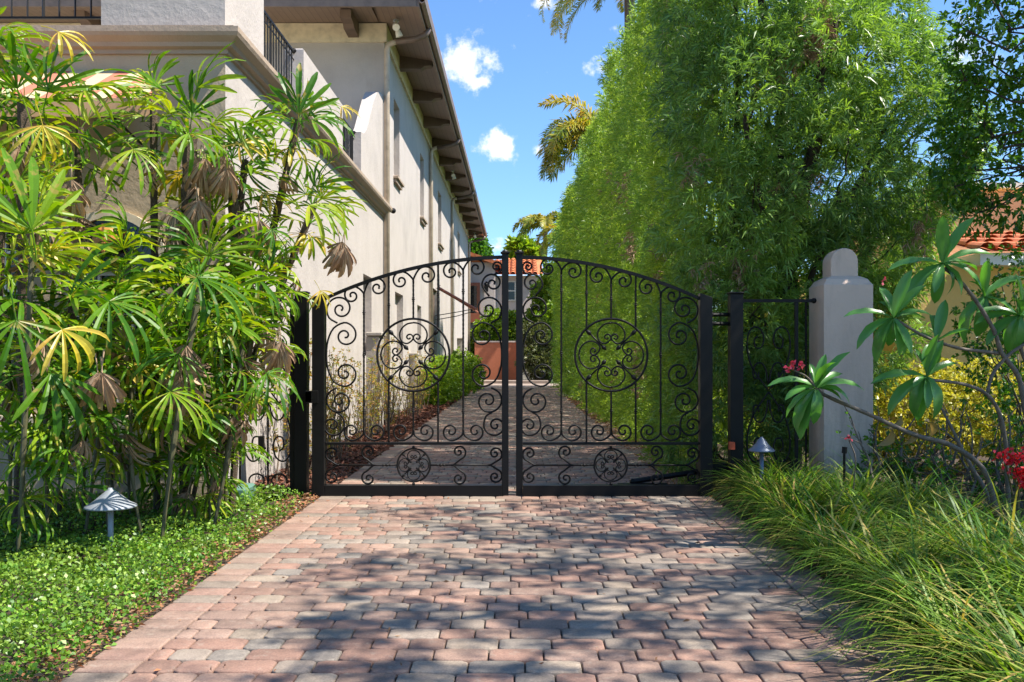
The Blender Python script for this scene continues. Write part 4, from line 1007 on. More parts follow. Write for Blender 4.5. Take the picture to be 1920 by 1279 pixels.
def palm_stem(root, base, top, r, n, s=1.0, dead=2, yellow=0, spikes=True, lower=0, bareleaf=1.0):
    """one cane with its crown of fans"""
    base = Vector(base); top = Vector(top); mb = MB(); L = (top-base).length; N = max(8, int(L/.05))
    bend = Vector((random.uniform(-.05, .05), random.uniform(-.05, .05), 0))
    pts = [base.lerp(top, i/N)+bend*math.sin(PI*i/N) for i in range(N+1)]
    fib0 = .35
    mb.tube(pts, r, 8, radii=[r*(.75 if i/N < fib0 else 1.0+.25*random.random()) for i in range(N+1)])
    if spikes:
        for i in range(N+1):
            if i/N > fib0 and random.random() < .8:
                for _ in range(3):
                    a = random.uniform(0, 2*PI); d = Vector((math.cos(a), math.sin(a), random.uniform(.3, 1.3))).normalized()
                    mb.tube([pts[i], pts[i]+d*random.uniform(.035, .09)], .003, 3, radii=[.006, .001], caps=False)
    mb.build('stem', M['fibre'] if r > .02 else M['cane'], root)
    a0 = random.uniform(0, 2*PI)
    n = int(n*1.35)
    for k in range(n):
        t = k/max(1, n-1)
        p = pts[-1]-(top-base).normalized()*(.34*t*s)
        az = a0+k*2.399+random.uniform(-.3, .3); el = math.radians(78-95*t**.8+random.uniform(-12, 12))
        me = random.choice(GREEN)
        put_frond(root, me, p, az, el, random.uniform(-.5, .5), s*random.uniform(.85, 1.12)*(.85+.15*bareleaf))
    for k in range(yellow):
        put_frond(root, random.choice(YEL), pts[-1]-Vector((0, 0, .3*s)), random.uniform(0, 2*PI), random.uniform(-.5, .1), random.uniform(-.4, .4), s)
    for k in range(dead):
        j = int(N*random.uniform(.7, .92)); put_frond(root, random.choice(DEAD), pts[j], random.uniform(-PI, 0.3), random.uniform(-1.3, -.7), random.uniform(-.5, .5), s*random.uniform(.9, 1.2))
    for k in range(lower):
        j = int(N*random.uniform(.3, .75)); put_frond(root, random.choice(GREEN), pts[j], random.uniform(0, 2*PI), random.uniform(-.2, .9), random.uniform(-.5, .5), s*random.uniform(.7, 1))
def clump(loc, label, stems):
    root = empty('lady_palm', (loc[0], loc[1], 0), label, 'palm', 'lady palm clumps along the villa front')
    for st in stems:
        (bx, by, tx, ty, D, r, n, s, dead, yel, low) = st
        b = Vector((P(bx, 0, D).x, D+random.uniform(-.1, .1), -.02)); t = P(tx, ty, D)
        palm_stem(root, b, t, r, n, s, dead, yel, lower=low)
    return root
# (base px, _, top px, top py, depth, radius, fronds, scale, dead, yellow, lower fans)
clump((-3.9, 7.0), 'tallest lady palm clump at the left edge with hanging brown fronds', [
    (30, 0, 45, 185, 6.9, .042, 9, .9, 5, 2, 1), (-60, 0, -45, 90, 7.1, .028, 10, .95, 2, 0, 2), (110, 0, 150, 240, 7.3, .026, 8, .8, 4, 1, 0), (-20, 0, 5, 380, 6.4, .024, 8, .9, 2, 0, 1)])
clump((-2.9, 7.5), 'slender lady palm clump rising in front of the striped awning', [
    (290, 0, 288, 195, 7.5, .026, 6, .7, 1, 1, 0), (345, 0, 357, 245, 7.4, .050, 8, .85, 5, 2, 0), (430, 0, 435, 340, 7.6, .040, 7, .8, 3, 1, 1)])
clump((-1.9, 7.9), 'lady palm clump leaning over the gate post against the white villa wall', [
    (410, 0, 560, 225, 7.9, .028, 8, .72, 2, 1, 0), (385, 0, 590, 385, 7.9, .024, 8, .75, 3, 1, 0), (350, 0, 460, 300, 7.8, .026, 7, .8, 1, 1, 1)])
clump((-3.2, 6.3), 'low broad lady palm clump in the middle of the thicket above the garden light', [
    (40, 0, 60, 470, 6.0, .016, 9, 1.0, 1, 0, 1), (150, 0, 215, 600, 6.7, .016, 8, .95, 1, 2, 1), (310, 0, 375, 540, 6.5, .018, 9, 1.0, 2, 0, 1), (100, 0, 85, 700, 6.3, .014, 8, .8, 0, 0, 1), (210, 0, 245, 480, 6.9, .018, 9, .9, 2, 0, 1), (60, 0, 160, 760, 6.3, .012, 10, .75, 1, 0, 3), (270, 0, 250, 690, 6.6, .014, 10, .8, 1, 0, 3)])
clump((-2.4, 7.3), 'dense lady palm clump spreading next to the side gate', [
    (380, 0, 490, 510, 7.3, .020, 9, .8, 2, 0, 1), (400, 0, 455, 640, 7.0, .018, 9, .8, 2, 0, 1), (390, 0, 490, 610, 7.7, .018, 8, .65, 1, 0, 1), (320, 0, 340, 670, 7.0, .016, 9, .85, 2, 1, 2), (420, 0, 415, 450, 7.7, .020, 8, .8, 2, 1, 1), (375, 0, 430, 770, 7.2, .014, 8, .65, 1, 0, 1), (330, 0, 380, 620, 7.4, .016, 10, .85, 1, 0, 3), (400, 0, 470, 560, 7.5, .014, 9, .75, 1, 0, 2)])
clump((-2.8, 6.6), 'small young lady palm with bright drooping fans beside the garden light', [
    (340, 0, 360, 865, 7.3, .010, 8, .75, 1, 0, 1), (255, 0, 245, 810, 7.4, .010, 9, .8, 1, 0, 1), (30, 0, 40, 850, 6.2, .010, 8, .7, 0, 0, 2), (400, 0, 385, 860, 7.3, .01, 8, .6, 1, 0, 1)])
clump((-4.2, 7.6), 'shaded lady palm clump close under the villa windows', [
    (20, 0, 10, 600, 7.3, .018, 9, .9, 2, 0, 2), (150, 0, 165, 540, 7.5, .018, 9, .85, 2, 0, 1), (290, 0, 290, 580, 7.6, .018, 11, .9, 1, 0, 3), (80, 0, 90, 640, 7.5, .018, 11, .9, 2, 0, 3), (220, 0, 200, 700, 7.5, .018, 11, .9, 1, 0, 3), (-120, 0, -110, 420, 7.2, .02, 12, 1, 2, 0, 3)])
def face_frond(root, me, px, py, D, ang, s=1.0, tilt=.5, pet=.3, name=None):
    a = math.radians(ang); x = Vector((math.cos(a), -.12, math.sin(a))).normalized()
    n_ = Vector((.2, -.42, tilt+.35)); y = n_.cross(x).normalized(); z_ = x.cross(y).normalized()
    m = Matrix((x, y, z_)).transposed(); hub = P(px, py, D)
    o = bpy.data.objects.new(me.name.split('.')[0], me); COL.objects.link(o); o.parent = root
    o.rotation_euler = m.to_euler(); o.location = hub-x*pet*s-root_loc(root); o.scale = (s, s, s)
G_ = GREEN; CLP = [o for o in bpy.data.objects if o.name.startswith('lady_palm')]
def near(px, py, D):
    q = P(px, py, D); return min(CLP, key=lambda c: abs(c.location.x-q.x)+abs(c.location.y-q.y))
for (px, py, D, a, s, k) in ((205, 565, 5.7, -25, 1.15, 1), (370, 520, 6.0, -20, 1.1, 3), (60, 240, 6.4, -70, 1.0, 1), (300, 165, 7.0, 150, .95, 2), (370, 165, 7.0, 60, 1.0, 0), (560, 215, 7.4, 80, .95, 2), (585, 225, 7.4, 10, .85, 4),
        (580, 385, 7.4, -10, .95, 4), (590, 350, 7.5, 60, .8, 0), (60, 430, 5.6, 95, 1.15, 2), (90, 170, 6.6, 75, 1.0, 0), (160, 170, 6.7, 20, 1.0, 1), (480, 520, 6.9, -25, .95, 5), (450, 240, 7.0, 30, .9, 1),
        (320, 735, 5.9, -30, .9, 3), (95, 700, 5.6, -60, .95, 2), (500, 700, 6.7, -30, .9, 1), (250, 280, 6.9, -40, .95, 1), (30, 600, 5.5, -75, 1.1, 0), (430, 620, 6.5, 200, .9, 3), (370, 850, 7.0, -30, .75, 3), (510, 430, 7.2, -60, .8, 5), (130, 560, 5.9, 60, 1.0, 2), (355, 250, 6.9, -20, 1.0, 1)):
    face_frond(near(px, py, D), G_[k], px, py, D, a, s, random.uniform(.2, .8), (.18, .22, .16, .24, .24, .18)[k])
for (px, py, D, a, s, k) in ((117, 618, 5.3, -40, .95, 0), (80, 235, 6.3, -70, .9, 0), (110, 60, 6.5, -20, .9, 1), (600, 545, 7.3, -60, .6, 1), (60, 480, 5.9, 30, .8, 1), (450, 270, 6.9, 10, .8, 0), (640, 200, 7.5, -10, .55, 1)):
    face_frond(near(px, py, D), YEL[k], px, py, D, a, s*.85, .3, (.2, .18)[k])
for (px, py, D) in ((30, 285, 6.5), (135, 345, 6.6), (380, 300, 7.1), (425, 310, 7.1), (640, 455, 7.5), (185, 705, 5.8), (345, 710, 6.4), (520, 640, 6.9), (480, 420, 7.2), (375, 380, 7.1)):
    for j in range(3):
        face_frond(near(px, py, D), DEAD[j % 2], px+random.uniform(-8, 8), py+random.uniform(-10, 10), D, -90+random.uniform(-14, 14), random.uniform(.8, 1.0), random.uniform(-.3, .5), .14)
# ------------------------------------------------------------------ ground cover, mulch, grass
def ground_cover():
    n = 95000
    x = rng.uniform(-5.2, XL+.02, n); y = rng.uniform(2.6, 8.7, n)
    edge = (XL+.02-x); hgt = .10*np.clip(edge/.35, 0.15, 1)*(.75+.35*np.sin(x*5+y*3)*np.sin(y*4.1-x*2))+.03
    k = (rng.random(n) < np.clip(edge/.25+.08, 0, 1)) & ~((y > 8.0) & (x > -2.1) & (rng.random(n) < .6)); k &= (rng.random(n) < np.where(y < 6.6, 1, .55))
    patch = np.sin(x*2.3+1)+np.sin(y*1.7+x)
    x, y, hgt = x[k], y[k], hgt[k]; n = len(x)
    z = hgt*rng.random(n)**.45
    d = unit(np.stack([rng.normal(size=n)+.2, rng.normal(size=n)-.3, .35+.35*rng.random(n)], 1))
    sc = rng.uniform(.7, 1.3, n)
    leaves(np.stack([x, y, z], 1), d,   .027*sc, .018*sc, 'ground_cover', M['cover'], droop=.1)
    o = bpy.data.objects['ground_cover']; tag(o, 'carpet of small glossy green vine leaves on the bed left of the driveway', 'ground cover', kind='stuff')
ground_cover()
def litter(name, n, xr, yr, zfn, mat, L, label, cat):
    x = rng.uniform(*xr, n); y = rng.uniform(*yr, n); z = zfn(x, y)
    d = unit(np.stack([rng.normal(size=n), rng.normal(size=n), rng.normal(size=n)*.15], 1)); sc = rng.uniform(.5, 1.4, n)*(1+np.clip((y-9)/14, 0, 2))
    o = leaves(np.stack([x, y, z], 1), d, L*sc, L*.38*sc, name, mat, droop=0)
    return tag(o, label, cat, kind='stuff')
litter('bark_mulch', 24000, (-2.56, XL), (8.9, 40), lambda x, y: .022+.03*np.clip((XL-.06-x)*4, 0, 1)+.025*rng.random(len(x)), M['chip'], .05, 'reddish bark mulch under the shrubs along the villa wall', 'mulch')
litter('edge_litter', 3000, (XL-.28, XL+.01), (2.6, 8.7), lambda x, y: .01+.04*rng.random(len(x)), M['dryleaf'], .035, 'dry twigs and leaves along the left driveway edge', 'leaf litter')
litter('bed_litter', 5000, (XR-.02, 4.5), (2.6, 9.2), lambda x, y: .01+.03*rng.random(len(x)), M['dryleaf'], .04, 'dry leaves under the border grass on the right', 'leaf litter')
litter('hedge_litter', 3500, (XR-.28, XR+.25), (9.2, 30), lambda x, y: .022+.015*rng.random(len(x)), M['dryleaf'], .03, 'brown needles strewn at the foot of the hedge', 'leaf litter')
litter('fallen_leaves', 130, (XL, XR), (3.2, 8.6), lambda x, y: .024+0*x, M['dryleaf'], .03, 'few orange fallen leaves on the brick pavers', 'fallen leaves')
def blades(name, clumps, nb, label, cat):
    Vs = []
    K = 6
    for (cx, cy, R, Hh, lean) in clumps:
        n = int(nb*R/.4)
        a = rng.uniform(0, 2*PI, n); rad = R*.30*np.sqrt(rng.random(n)); bx = cx+rad*np.cos(a); by = cy+rad*np.sin(a)
        az = a+rng.normal(size=n)*.7; out = rng.uniform(.15, 1.0, n)**.8
        Ln = Hh*rng.uniform(.75, 1.45, n); dx = np.cos(az)*out+lean[0]; dy = np.sin(az)*out+lean[1]
        el0 = rng.uniform(1.0, 1.5, n); bendk = rng.uniform(1.3, 3.0, n)*(.35+.75*out)
        w = rng.uniform(.0045, .0090, n)
        p = np.stack([bx, by, np.full(n, .0)], 1); hd = unit(np.stack([dx, dy, np.zeros(n)], 1)); sd = np.stack([-hd[:, 1], hd[:, 0], np.zeros(n)], 1)
        V = np.empty((n, 2*(K+1), 3))
        for k in range(K+1):
            t = k/K; el = el0-bendk*t
            if k: p = p+(hd*np.cos(el)[:, None]+np.array((0, 0, 1))*np.sin(el)[:, None])*(Ln/K)[:, None]
            p[:, 2] = np.maximum(p[:, 2], .025)
            ww = w*(1-t**2.2*.93)
            V[:, 2*k] = p+sd*ww[:, None]; V[:, 2*k+1] = p-sd*ww[:, None]
        Vs.append(V)
    V = np.concatenate(Vs)
    o = np_mesh(name, V, 2*(K+1), M['grass'], pattern=[(2*k, 2*k+1, 2*k+3, 2*k+2) for k in range(K)])
    return tag(o, label, cat, kind='stuff')
cl = []
gr_ = random.Random(5)
for (x, y, R_) in ((2.12, 8.3, .38), (2.08, 7.75, .42), (2.0, 7.1, .42), (2.05, 6.45, .46), (2.0, 5.8, .42), (1.98, 5.15, .46), (1.95, 4.5, .48), (1.88, 3.85, .46), (1.85, 3.2, .46), (1.9, 2.6, .45),
                   (2.4, 8.5, .4), (2.5, 7.9, .44), (2.55, 7.25, .46), (2.5, 6.6, .44), (2.55, 5.9, .5), (2.5, 5.2, .48), (2.45, 4.5, .5), (2.4, 3.8, .48), (2.35, 3.1, .46),
                   (2.95, 8.1, .38), (3.0, 7.4, .4), (3.05, 6.6, .4), (3.05, 5.8, .4), (3.0, 5.0, .42), (2.95, 4.2, .42), (3.5, 6.2, .36), (3.5, 5.2, .36)):
    cl.append((x+gr_.uniform(-.05, .05), y, R_, (.55 if y < 5.4 else .51)*gr_.uniform(.85, 1.18)*(R_/.44), (gr_.uniform(-.15, .05), gr_.uniform(-.25, -.05))))
blades('border_grass', cl, 300, 'mounding strappy green border grass along the right driveway edge', 'grass')
# ------------------------------------------------------------------ shrubs
def shrub(name, loc, label, cat, mat, blobs, dens, L, W_, group=None, stems=8, sh=(.2, 1.05), nl=8, smat='bark', spread=1.0):
    r = empty(name, loc, label, cat, group)
    C, Dn = blob_clusters(blobs, dens, .8, sh); k = C[:, 2] > .03
    sprigs(C[k], jitter(Dn[k], .7, .2), nl, L, W_, rng.uniform(.8, 1.2, k.sum()), 'foliage', mat, r, spread=spread)
    mb = MB()
    for i in range(stems):
        b = random.choice(blobs); e = Vector(b[:3])+Vector(unit(rng.normal(size=3)))*b[3]*.6
        limb(mb, (loc[0]+random.uniform(-.15, .15), loc[1]+random.uniform(-.15, .15), -.03), e, .014, .005, .08)
    mb.build('stems', M[smat], r); return r
nand = [(9.7, 1.25, 'tall sparse shrub nearest the gate before the white villa wall'), (10.9, 1.2, 'second sparse shrub from the gate against the villa wall'), (12.3, 1.25, 'third sparse shrub with reddish tips by the villa wall'),
        (14.0, 1.1, 'thin twiggy shrub in front of the small ground floor recess'), (15.6, 1.45, 'tall twiggy shrub in front of the mildewed buttress'), (17.6, 1.2, 'orange tipped shrub just past the mildewed buttress'),
        (19.8, 1.15, 'low twiggy shrub below the second wall recess'), (22.3, 1.2, 'loose green shrub halfway along the villa wall')]
for i, (y, h, lab) in enumerate(nand):
    x = -2.28+.08*math.sin(i*2.3)
    r = empty('wall_shrub', (x, y, 0), lab, 'shrub', 'thin shrubs along the villa wall')
    mb = MB(); C = []
    for k in range(16):
        a = random.uniform(0, 2*PI); b_ = Vector((x+random.uniform(-.14, .14), y+random.uniform(-.45, .45), .0))
        hh = h*random.uniform(.45, 1.1); e = b_+Vector((random.uniform(-.1, .22), random.uniform(-.3, .3), hh))
        pts = limb(mb, b_, e, .009, .004, .05, 6)
        for _ in range(11):
            q = pts[random.choice((2, 3, 4, 5, 6, 6))]; C.append(tuple(q+Vector((random.gauss(0, .08), random.gauss(0, .1), random.gauss(0, .07)))))
    C = np.array(C); sprigs(C, jitter(np.tile((0, 0, .5), (len(C), 1)), .7), 7, .04, .014, 1.15, 'foliage', M['nand'], r, spread=1.2)
    mb.build('stems', M['bark'], r)
for i, (y, rr, lab) in enumerate(((24.5, .55, 'rounded yellow green shrub where the villa bed thickens'), (27.5, .62, 'middle yellow green shrub in the far villa bed'), (31, .7, 'full yellow green shrub below the canopy strut'), (36, .85, 'big yellow green shrub at the far end of the villa bed'))):
    shrub('bed_shrub', (-2.2, y, 0), lab, 'shrub', M['bush'], [(-2.15, y, .55, rr), (-2.2, y+.8, .75, rr*.9), (-2.25, y-.5, .45, rr*.8), (-2.05, y+1.5, .5, rr*.8)], 80, .11, .04, 'yellow green shrubs in the villa bed')
# far end planting
shrub('far_shrub', (-1.0, 50, 0), 'bright green tall shrub behind the terracotta wall', 'shrub', M['bush'], [(-1.6, 49.5, 2.2, .9), (-.6, 49.6, 2.5, 1.0), (-1.2, 49.8, 3.0, .7), (-.4, 49.8, 3.0, .6), (-2.4, 49.5, 2.0, .6)], 60, .2, .09)
shrub('far_bush', (1.0, 46, 0), 'dark tangled bush beside the terracotta wall at the far end', 'bush', M['bushdark'], [(.8, 46.5, 1.1, .8), (1.4, 46.8, 1.7, .8), (.7, 46.8, 2.3, .7), (1.3, 46.5, .7, .7)], 60, .18, .06, stems=14)
shrub('tall_shrub', (1.4, 50, 0), 'tall light green bushy tree beside the end of the hedge', 'tree', M['bush'], [(1.5, 50, 3.4, 1.0), (1.9, 49.5, 4.4, 1.0), (1.4, 50, 4.6, .7), (2.1, 49, 5.4, .9), (1.0, 50, 3.0, .7), (2.1, 48, 3.2, 1.0)], 50, .2, .09, stems=14)
shrub('banana_plant', (.4, 56, 0), 'broad leaved plant rising above the far tiled roof', 'plant', M['bush'], [tuple(P(978, 470, 56))+(.55,), tuple(P(992, 476, 56))+(.5,), tuple(P(968, 462, 56))+(.3,)], 40, .55, .2, stems=6)
shrub('distant_tree', (-4.0, 75, 0), 'dark green tree crown showing past the villa eave', 'tree', M['oak'], [tuple(P(885, 466, 75))+(1.3,), tuple(P(900, 478, 75))+(.8,), tuple(P(868, 462, 75))+(1.4,), tuple(P(860, 500, 75))+(2.2,)], 45, .32, .14)
# low far treeline
n = 9000; x = rng.uniform(-70, 90, n); yy = rng.uniform(95, 115, n); hh = 4.2+1.2*np.sin(x*.23)+.9*np.sin(x*.61+1); z = hh*rng.random(n)**.5
o = leaves(np.stack([x, yy, z], 1), unit(rng.normal(size=(n, 3))), 1.3, .8, 'treeline', M['bushdark']); tag(o, 'low distant mass of trees beyond the houses', 'trees', kind='stuff')
# right side shrubs behind the plumeria
shrub('golden_shrub', (4.3, 10.8, 0), 'sunlit golden yellow shrub between pillar and yellow house', 'shrub', M['yshrub'],
      [(4.0, 10.9, .45, .45), (4.35, 10.9, .75, .45), (4.8, 10.8, .5, .5), (5.3, 10.8, .75, .5), (5.7, 10.9, .5, .5), (5.0, 11.2, .8, .4), (6.2, 10.9, .8, .55), (3.9, 11.1, .85, .35)], 230, .045, .028, stems=26, sh=(.4, 1.05))
shrub('dark_shrub', (5.3, 9.6, 0), 'dark small leaved shrub in front of the neighbour roof corner', 'shrub', M['oak'],
      [tuple(P(1850, 600, 9.4))+(.3,), tuple(P(1900, 560, 9.4))+(.35,), tuple(P(1870, 680, 9.4))+(.35,), tuple(P(1830, 620, 9.4))+(.22,), tuple(P(1900, 500, 9.6))+(.25,), tuple(P(1920, 750, 9.2))+(.45,)], 80, .05, .024, stems=16)
tw_ = empty('twiggy_shrub', (3.4, 8.4, 0), 'bare twiggy shrub with few leaves in front of the golden shrub', 'shrub')
mb = MB(); C = []
for k in range(34):
    b_ = Vector((random.uniform(3.1, 4.3), random.uniform(7.9, 8.6), 0)); e = b_+Vector((random.uniform(-.35, .35), random.uniform(-.25, .25), random.uniform(.4, .95)))
    pts = limb(mb, b_, e, random.uniform(.008, .018), .004, .1, 7)
    for _ in range(3):
        q = pts[random.choice((3, 4, 5, 6))]; e2 = q+Vector((random.gauss(0, .13), random.gauss(0, .1), random.uniform(.02, .22))); limb(mb, q, e2, .005, .002, .1, 4); C.append(tuple(e2))
mb.build('branches', M['bark_grey'], tw_); C = np.array(C)
sprigs(C, jitter(np.tile((0, 0, .5), (len(C), 1)), .6), 4, .045, .02, 1, 'foliage', M['oak'], tw_)
# low green plants below it
shrub('low_shrub', (4.6, 8.0, 0), 'low mixed green shrub on the ground below the plumeria', 'shrub', M['oak'], [(3.5, 8.2, .25, .25), (4.1, 8.0, .3, .3), (4.7, 8.0, .35, .35), (4.4, 7.5, .2, .25), (3.2, 8.5, .3, .25)], 90, .05, .024, stems=10)
# ------------------------------------------------------------------ plumeria
pm = empty('plumeria', (3.1, 6.55, 0), 'plumeria with thick bare branches and large leaf rosettes before the pillar', 'plumeria')
DZ = 6.6
def br(pxs, r0, r1, d0=0, d1=0):
    n = len(pxs); pts = [P(x, y, DZ+d0+(d1-d0)*i/(n-1)) for i, (x, y) in enumerate(pxs)]
    w = catmull(pts, 5); m = len(w)
    mb = MB(); mb.tube(w, r0, 9, radii=[(r0+(r1-r0)*i/(m-1))*.82*(1+.07*math.sin(i*2.1)) for i in range(m)]); mb.build('branch', M['bark_grey'], pm, smooth=True); return w
z = lambda x, y: (1320+x/2.283, 400+y/2.284)
br([(1875, 1010), z(1240, 1230), z(1190, 1090), z(1060, 995), z(920, 955), z(800, 905), z(700, 858), z(530, 785), z(480, 752)], .026, .014, .0, -.25)
br([(1872, 1010), z(1215, 1210), z(1130, 1060), z(1060, 920), z(1010, 820)], .019, .011, 0, .25)
br([(1895, 1010), z(1295, 1080), z(1290, 980), z(1265, 860), z(1210, 775), z(1110, 732), z(960, 712)], .021, .013, .1, -.1)
br([z(1212, 775), z(1235, 690), z(1300, 610), z(1370, 560), z(1440, 500)], .015, .013, .05, .1)
br([(1935, 1010), z(1400, 950), z(1375, 850), z(1345, 700), z(1275, 600), z(1240, 500), z(1160, 370), z(1095, 290), z(1030, 235)], .026, .014, .15, .0)
br([z(1275, 600), z(1180, 590), z(1080, 575), z(950, 530), z(820, 455)], .016, .012, .1, -.15)
br([z(1400, 700), z(1345, 560), z(1290, 470), z(1200, 370)], .016, .012, .25, .3)
br([z(1480, 640), z(1440, 540), z(1380, 440)], .016, .012, .1, .1)
def leaf_mesh(L, Wd, curve, mat, cup=.15, name='leaf'):
    mb = MB(); n = 9; x = 0; zz = 0; ang = .15
    for k in range(n+1):
        t = k/n; w = Wd*.5*math.sin(PI*min(1, (t*.95+.03))**1.2)**.7 if k < n else .002
        if k: ang -= curve/n; x += L/n*math.cos(ang); zz += L/n*math.sin(ang)
        mb.v += [(x, w, zz+w*cup+.004*math.sin(k*2)), (x, w*.5, zz+w*cup*.35), (x, 0, zz-.003), (x, -w*.5, zz+w*cup*.35), (x, -w, zz+w*cup-.004*math.sin(k*2.3))]
    for k in range(n):
        for j in range(4): q = 5*k+j; mb.f.append((q, q+1, q+6, q+5)); mb.m.append(0)
    me = bpy.data.meshes.new(name); me.from_pydata(mb.v, [], mb.f); me.materials.append(mat)
    me.polygons.foreach_set('use_smooth', [True]*len(mb.f)); me.update(); return me
PL = [leaf_mesh(.34, .088, c, M['plum'], cu) for c, cu in ((.8, .4), (1.2, .3), (1.7, .4), (.4, .45), (1.0, .55))]
def rosette(c, dirv, specs, s=1.0):
    specs = list(specs)+[(random.uniform(0, 360), random.uniform(-.6, .9), random.uniform(.5, .85), random.randrange(5)) for _ in range(5)]
    """specs: (screen angle deg ccw from right, toward-camera lean, scale, mesh idx)"""
    root = pm
    for (a, lean, sc, mi) in specs:
        ar_ = math.radians(a); d = Vector((math.cos(ar_), -lean, math.sin(ar_))).normalized()
        up = Vector((0, -.45, 1)); yv = up.cross(d)
        if yv.length < .2: yv = Vector((1, 0, 0)) if True else yv
        yv.normalize(); zv = d.cross(yv).normalized()
        m = Matrix((d, yv, zv)).transposed()
        o = bpy.data.objects.new('leaf', PL[mi]); COL.objects.link(o); o.parent = pm
        o.location = Vector(c)-pm.location; o.rotation_euler = m.to_euler(); o.scale = (sc*s,)*3
rosette(P(1530, 728, 6.35), None, [(150, .2, 1.0, 1), (232, .3, .95, 2), (225, .1, 1.0, 1), (262, .8, .8, 2), (55, .3, .95, 3), (25, .2, 1.0, 1), (75, .0, .7, 3), (12, .3, .9, 2), (168, .6, .8, 1), (38, -.3, .8, 0), (245, .0, 1.1, 0)])
rosette(P(1675, 596, 6.45), None, [(163, .1, 1.0, 0), (195, .2, 1.0, 1), (230, .2, 1.0, 1), (258, .3, .7, 2), (75, .2, 1.0, 3), (50, .1, .9, 3), (30, .3, .8, 1), (100, -.2, .7, 0), (215, .4, .9, 2), (15, -.2, .8, 0)])
rosette(P(1738, 706, 6.5), None, [(172, .1, 1.15, 0), (200, .2, 1.15, 1), (225, .4, .95, 2), (250, .2, 1.0, 1), (295, 1.0, .95, 2), (85, .3, .9, 3), (70, .1, .8, 3), (110, .0, .6, 3), (35, -.1, .8, 0)])
rosette(P(1767, 494, 6.6), None, [(172, .1, 1.15, 0), (205, .2, 1.2, 1), (97, .3, 1.0, 3), (62, .2, 1.1, 3), (25, .1, 1.1, 0), (350, .6, .95, 1), (248, .4, .95, 2), (222, -.3, .9, 0), (10, -.3, 1.0, 0)])
rosette(P(1846, 556, 6.9), None, [(95, .3, .8, 3), (40, .1, 1.0, 0), (128, .2, 1.0, 3), (250, .5, 1.0, 2), (345, .3, 1.0, 1), (215, .1, 1.2, 2), (275, .2, .9, 1), (320, .5, .8, 2)])
rosette(P(1912, 592, 6.7), None, [(175, .2, 1.0, 0), (195, .3, 1.0, 1), (160, .1, .9, 0), (230, .3, .9, 2), (100, .3, .9, 3), (30, .2, 1, 1), (265, .5, .9, 2), (340, .2, 1, 1)])
rosette(P(1755, 640, 6.55), None, [(85, .0, .9, 2), (75, -.1, .9, 3)], 1.0)
mb_l = leaf_mesh(.16, .09, 1.6, M['plum_dry'], .6, 'withered_leaf')
for (px, py, a) in ((1735, 790, .4), (1690, 780, 2.4), (1712, 800, 3.6), (1670, 805, 4.2), (1760, 1015, 1)):
    o = bpy.data.objects.new('withered_leaf', mb_l); COL.objects.link(o); o.parent = pm; o.location = P(px, py, 6.5)-pm.location; o.rotation_euler = (a, .5*a, a)
def flowers(par, cs, mat, name, n=18, r=.035, s=.028, D=6.4):
    c = []; 
    for (px, py) in cs: c.append(np.array(P(px, py, D))+rng.normal(size=(n, 3))*r*.6)
    c = np.concatenate(c); d = unit(rng.normal(size=c.shape)+np.array((0, -.6, .3)))
    leaves(c, d, s, s*.75, name, mat, par, fold=.3)
flowers(pm, [(1478, 695), (1504, 688), (1489, 684)], M['pink'], 'blossom', 8, .02, .035, 6.3)
flowers(pm, [(1658, 528)], M['pink'], 'blossom', 5, .012, .03, 6.5)
br([z(480, 752), z(440, 700), z(385, 672)], .008, .005, -.25, -.3)
gm = empty('red_flower_plant', P(1905, 950, 6.0), 'red blossoming plant at the right edge below the plumeria', 'flower')
mb = MB()
for (px, py) in ((1882, 858), (1905, 862), (1900, 880), (1922, 890)): mb.tube(catmull([P(1905, 1010, 6.1), P((1905+px)/2+6, (1010+py)/2, 6.1), P(px, py, 6.0)], 5), .006, 5)
mb.build('stems', M['cane'], gm)
flowers(gm, [(1880, 856), (1893, 860), (1908, 858), (1918, 856), (1906, 884), (1915, 893), (1922, 905), (1925, 880)], M['shoot'], 'blossom', 26, .032, .034, 6.0)
fl2 = empty('small_pink_flower', P(1590, 900, 7.4), 'single small pink bloom on a thin stalk before the pillar', 'flower')
mb = MB(); mb.tube(catmull([P(1600, 920, 7.4), P(1604, 860, 7.4), P(1592, 826, 7.4)], 4), .005, 4); mb.build('stem', M['bark_grey'], fl2)
flowers(fl2, [(1591, 822)], M['pink'], 'blossom', 12, .018, .026, 7.4)
# ------------------------------------------------------------------ queen palms beyond the hedge
def pinnate(parent, p0, az, el, L, curl, mat, name='frond', nl=110, lw=.035, ll=.5):
    K = 16; pts = []; p = Vector(p0); e = el
    for k in range(K+1):
        pts.append(p.copy()); d = Vector((math.cos(az)*math.cos(e), math.sin(az)*math.cos(e), math.sin(e))); p = p+d*L/K; e -= curl/K
    mb = MB(); mb.tube(pts, .02, 5, radii=[.035*(1-k/K)+.006 for k in range(K+1)])
    for i in range(nl):
        t = .12+.88*i/nl; k = min(K-1, int(t*K)); q = pts[k].lerp(pts[k+1], t*K-k); d = (pts[k+1]-pts[k]).normalized()
        side = d.cross(Vector((0, 0, 1))); side = side.normalized() if side.length > .05 else Vector((1, 0, 0)); up = side.cross(d)
        l = ll*math.sin(PI*(t*.85+.12))**.6
        for s in (1, -1):
            o = (side*s*random.uniform(.6, 1)+up*random.uniform(-.2, .7)+d*random.uniform(.3, .7)).normalized()
            m_ = q+o*l*.5; e_ = q+o*l+Vector((0, 0, -l*random.uniform(.15, .4))); w = d.cross(o).cross(o)*0+d*lw*.5
            mb.add([q, m_+w, e_, m_-w], [(0, 1, 2, 3)])
    return mb.build(name, mat, parent)
